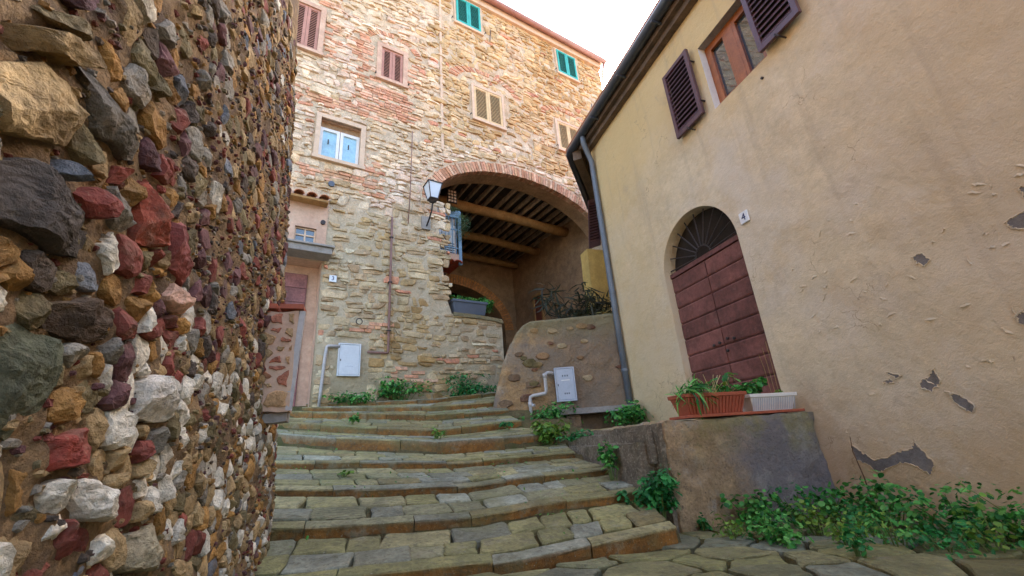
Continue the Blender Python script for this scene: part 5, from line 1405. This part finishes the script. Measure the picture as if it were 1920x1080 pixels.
# planters on the block
def tub(name, lab, O, L_, dp, ht, mt, ribs, saucer):
    e = empty(name, O, lab, 'planter'); x, y, z = O
    def ringv(zz, ex): return [(x-ex, y-ex, zz), (x+L_+ex, y-ex, zz), (x+L_+ex, y+dp+ex, zz), (x-ex, y+dp+ex, zz)]
    tp = -.035
    v = ringv(z+.02, tp) + ringv(z+ht-.03, 0) + ringv(z+ht-.03, .012) + ringv(z+ht, .014) + ringv(z+ht, -.012) + ringv(z+ht-.03, -.015)
    F = [(3,2,1,0)] + [(4*k+j, 4*k+(j+1) % 4, 4*k+4+(j+1) % 4, 4*k+4+j) for k in range(5) for j in range(4)]
    b = MB().add(v, F).build('tub', mt, e); bevel(b, .004)
    for k in range(ribs):
        fx = (k+.5)/ribs
        MB().bar((x-tp+fx*(L_+2*tp)*1.0, y-tp-.004, z+.03), (x+fx*L_, y-.004, z+ht-.035), .014, .012, up=(0, 1, 0)).build('rib', mt, b)
    MB().box((x+.01, y+.01, z+ht-.05), (x+L_-.01, y+dp-.01, z+ht-.025)).build('soil', MT['soil'], e)
    if saucer: bevel(MB().box((x-.02, y-.03, z), (x+L_+.03, y+dp+.03, z+.022)).build('saucer', MT['terracotta'], e), .004)
    return e
pt = tub('flower_planter', 'ribbed terracotta planter box with spiky leaves on the block', (2.36, 3.0, .105), .60, .2, .19, MT['terracotta'], 17, True)
plant('x', None, (2.5, 3.1, .255), (.2,.10,.13), 130, .15, 'blade', cols=GR1, stems=4, parent=pt, up=.2)
plant('x', None, (2.82, 3.1, .255), (.16,.10,.22), 60, .065, 'lobed', cols=YG+GR1, stems=8, parent=pt)
for k in range(14): MB().tube([(2.72+rng.normal(0, .06), 3.08, .25), (2.70+rng.normal(0, .08), 3.05+rng.normal(0, .05), .36+rng.uniform(0, .1))], .0025, 4, lin(196,180,130)).build('dry_stalk', MT['stem'], pt, fix=False)
pt2 = tub('flower_planter', 'small white lattice planter box on the right end of the block', (3.03, 3.02, .105), .50, .18, .165, MT['white_paint'], 0, True)
for k in range(24):
    x = 3.04+.02*k
    MB().bar((x, 3.035-.0, .135), (x+.02, 3.020, .235), .004, .004, up=(0,1,0)).build('lattice', MT['meter_grey'], pt2)
plant('x', None, (3.12, 3.1, .245), (.16,.08,.17), 110, .06, 'lobed', cols=GR1, stems=8, parent=pt2)
plant('x', None, (3.42, 3.1, .245), (.08,.06,.05), 50, .03, 'lobed', cols=YG, stems=4, parent=pt2)
for k in range(3): MB().tube([(3.36+.04*k, 3.1, .22), (3.33+.05*k, 3.08, .5), (3.30+.06*k, 3.07, .62+.06*k)], .003, 4, lin(150,120,80)).build('dry_stalk', MT['stem'], pt2, fix=False)
# slate planter on the parapet
e = empty('parapet_planter', FA(1.7, 2.45, -.1), 'slate grey plastic planter box with small greens on the stone parapet', 'planter')
b = MB(); v = [FA(1.40,2.48,-.16), FA(2.06,2.48,-.16), FA(2.06,2.48,.02), FA(1.40,2.48,.02), FA(1.36,2.74,-.19), FA(2.10,2.74,-.19), FA(2.10,2.74,.05), FA(1.36,2.74,.05)]
b.add(v, [(3,2,1,0),(4,5,6,7),(0,1,5,4),(1,2,6,5),(2,3,7,6),(3,0,4,7)]); bo = b.build('tub', MT['plastic_grey'], e); bevel(bo, .008)
b = MB(); b.box((1.345, 2.70, -.20), (2.115, 2.75, .062), fr=FA); bevel(b.build('rim', MT['plastic_grey'], e), .006)
plant('x', None, FA(1.65, 2.75, -.07), (.36,.10,.14), 420, .035, cols=YG+GR1, stems=12, parent=e)
plant('x', None, FA(2.2, 2.58, -.05), (.17,.12,.34), 420, .045, cols=GR1, stems=10, parent=e)
plant('hanging_plant', 'grey green trailing plant hanging from the barred window in the archway', FA(1.88, 5.02, -.5), (.22,.12,.55), 480, .03, cols=((104,132,92),(84,116,78),(126,148,112)), stems=12, cat='plant', droop=.9)
plant('hanging_plant', 'grey green trailing plant on top of the barred window', FA(1.62, 5.05, -.48), (.2,.08,.14), 200, .03, cols=((104,132,92),(84,116,78),(126,148,112)), stems=8, cat='plant')
plant('dry_plant', 'dark spiky plant behind the top of the retaining wall', RW(.35, 1.75, -.75), (.5,.25,.8), 420, .34, 'blade', cols=((52,58,40),(44,48,34),(66,66,46)), stems=10, cat='plant', up=-.2)
plant('grass_tuft', 'dry grass tuft on the retaining wall top beside the pillar', RW(.18, 1.82, -.2), (.12,.08,.14), 50, .14, 'blade', cols=((140,120,66),(110,104,56)), stems=4, cat='grass', up=-.1)
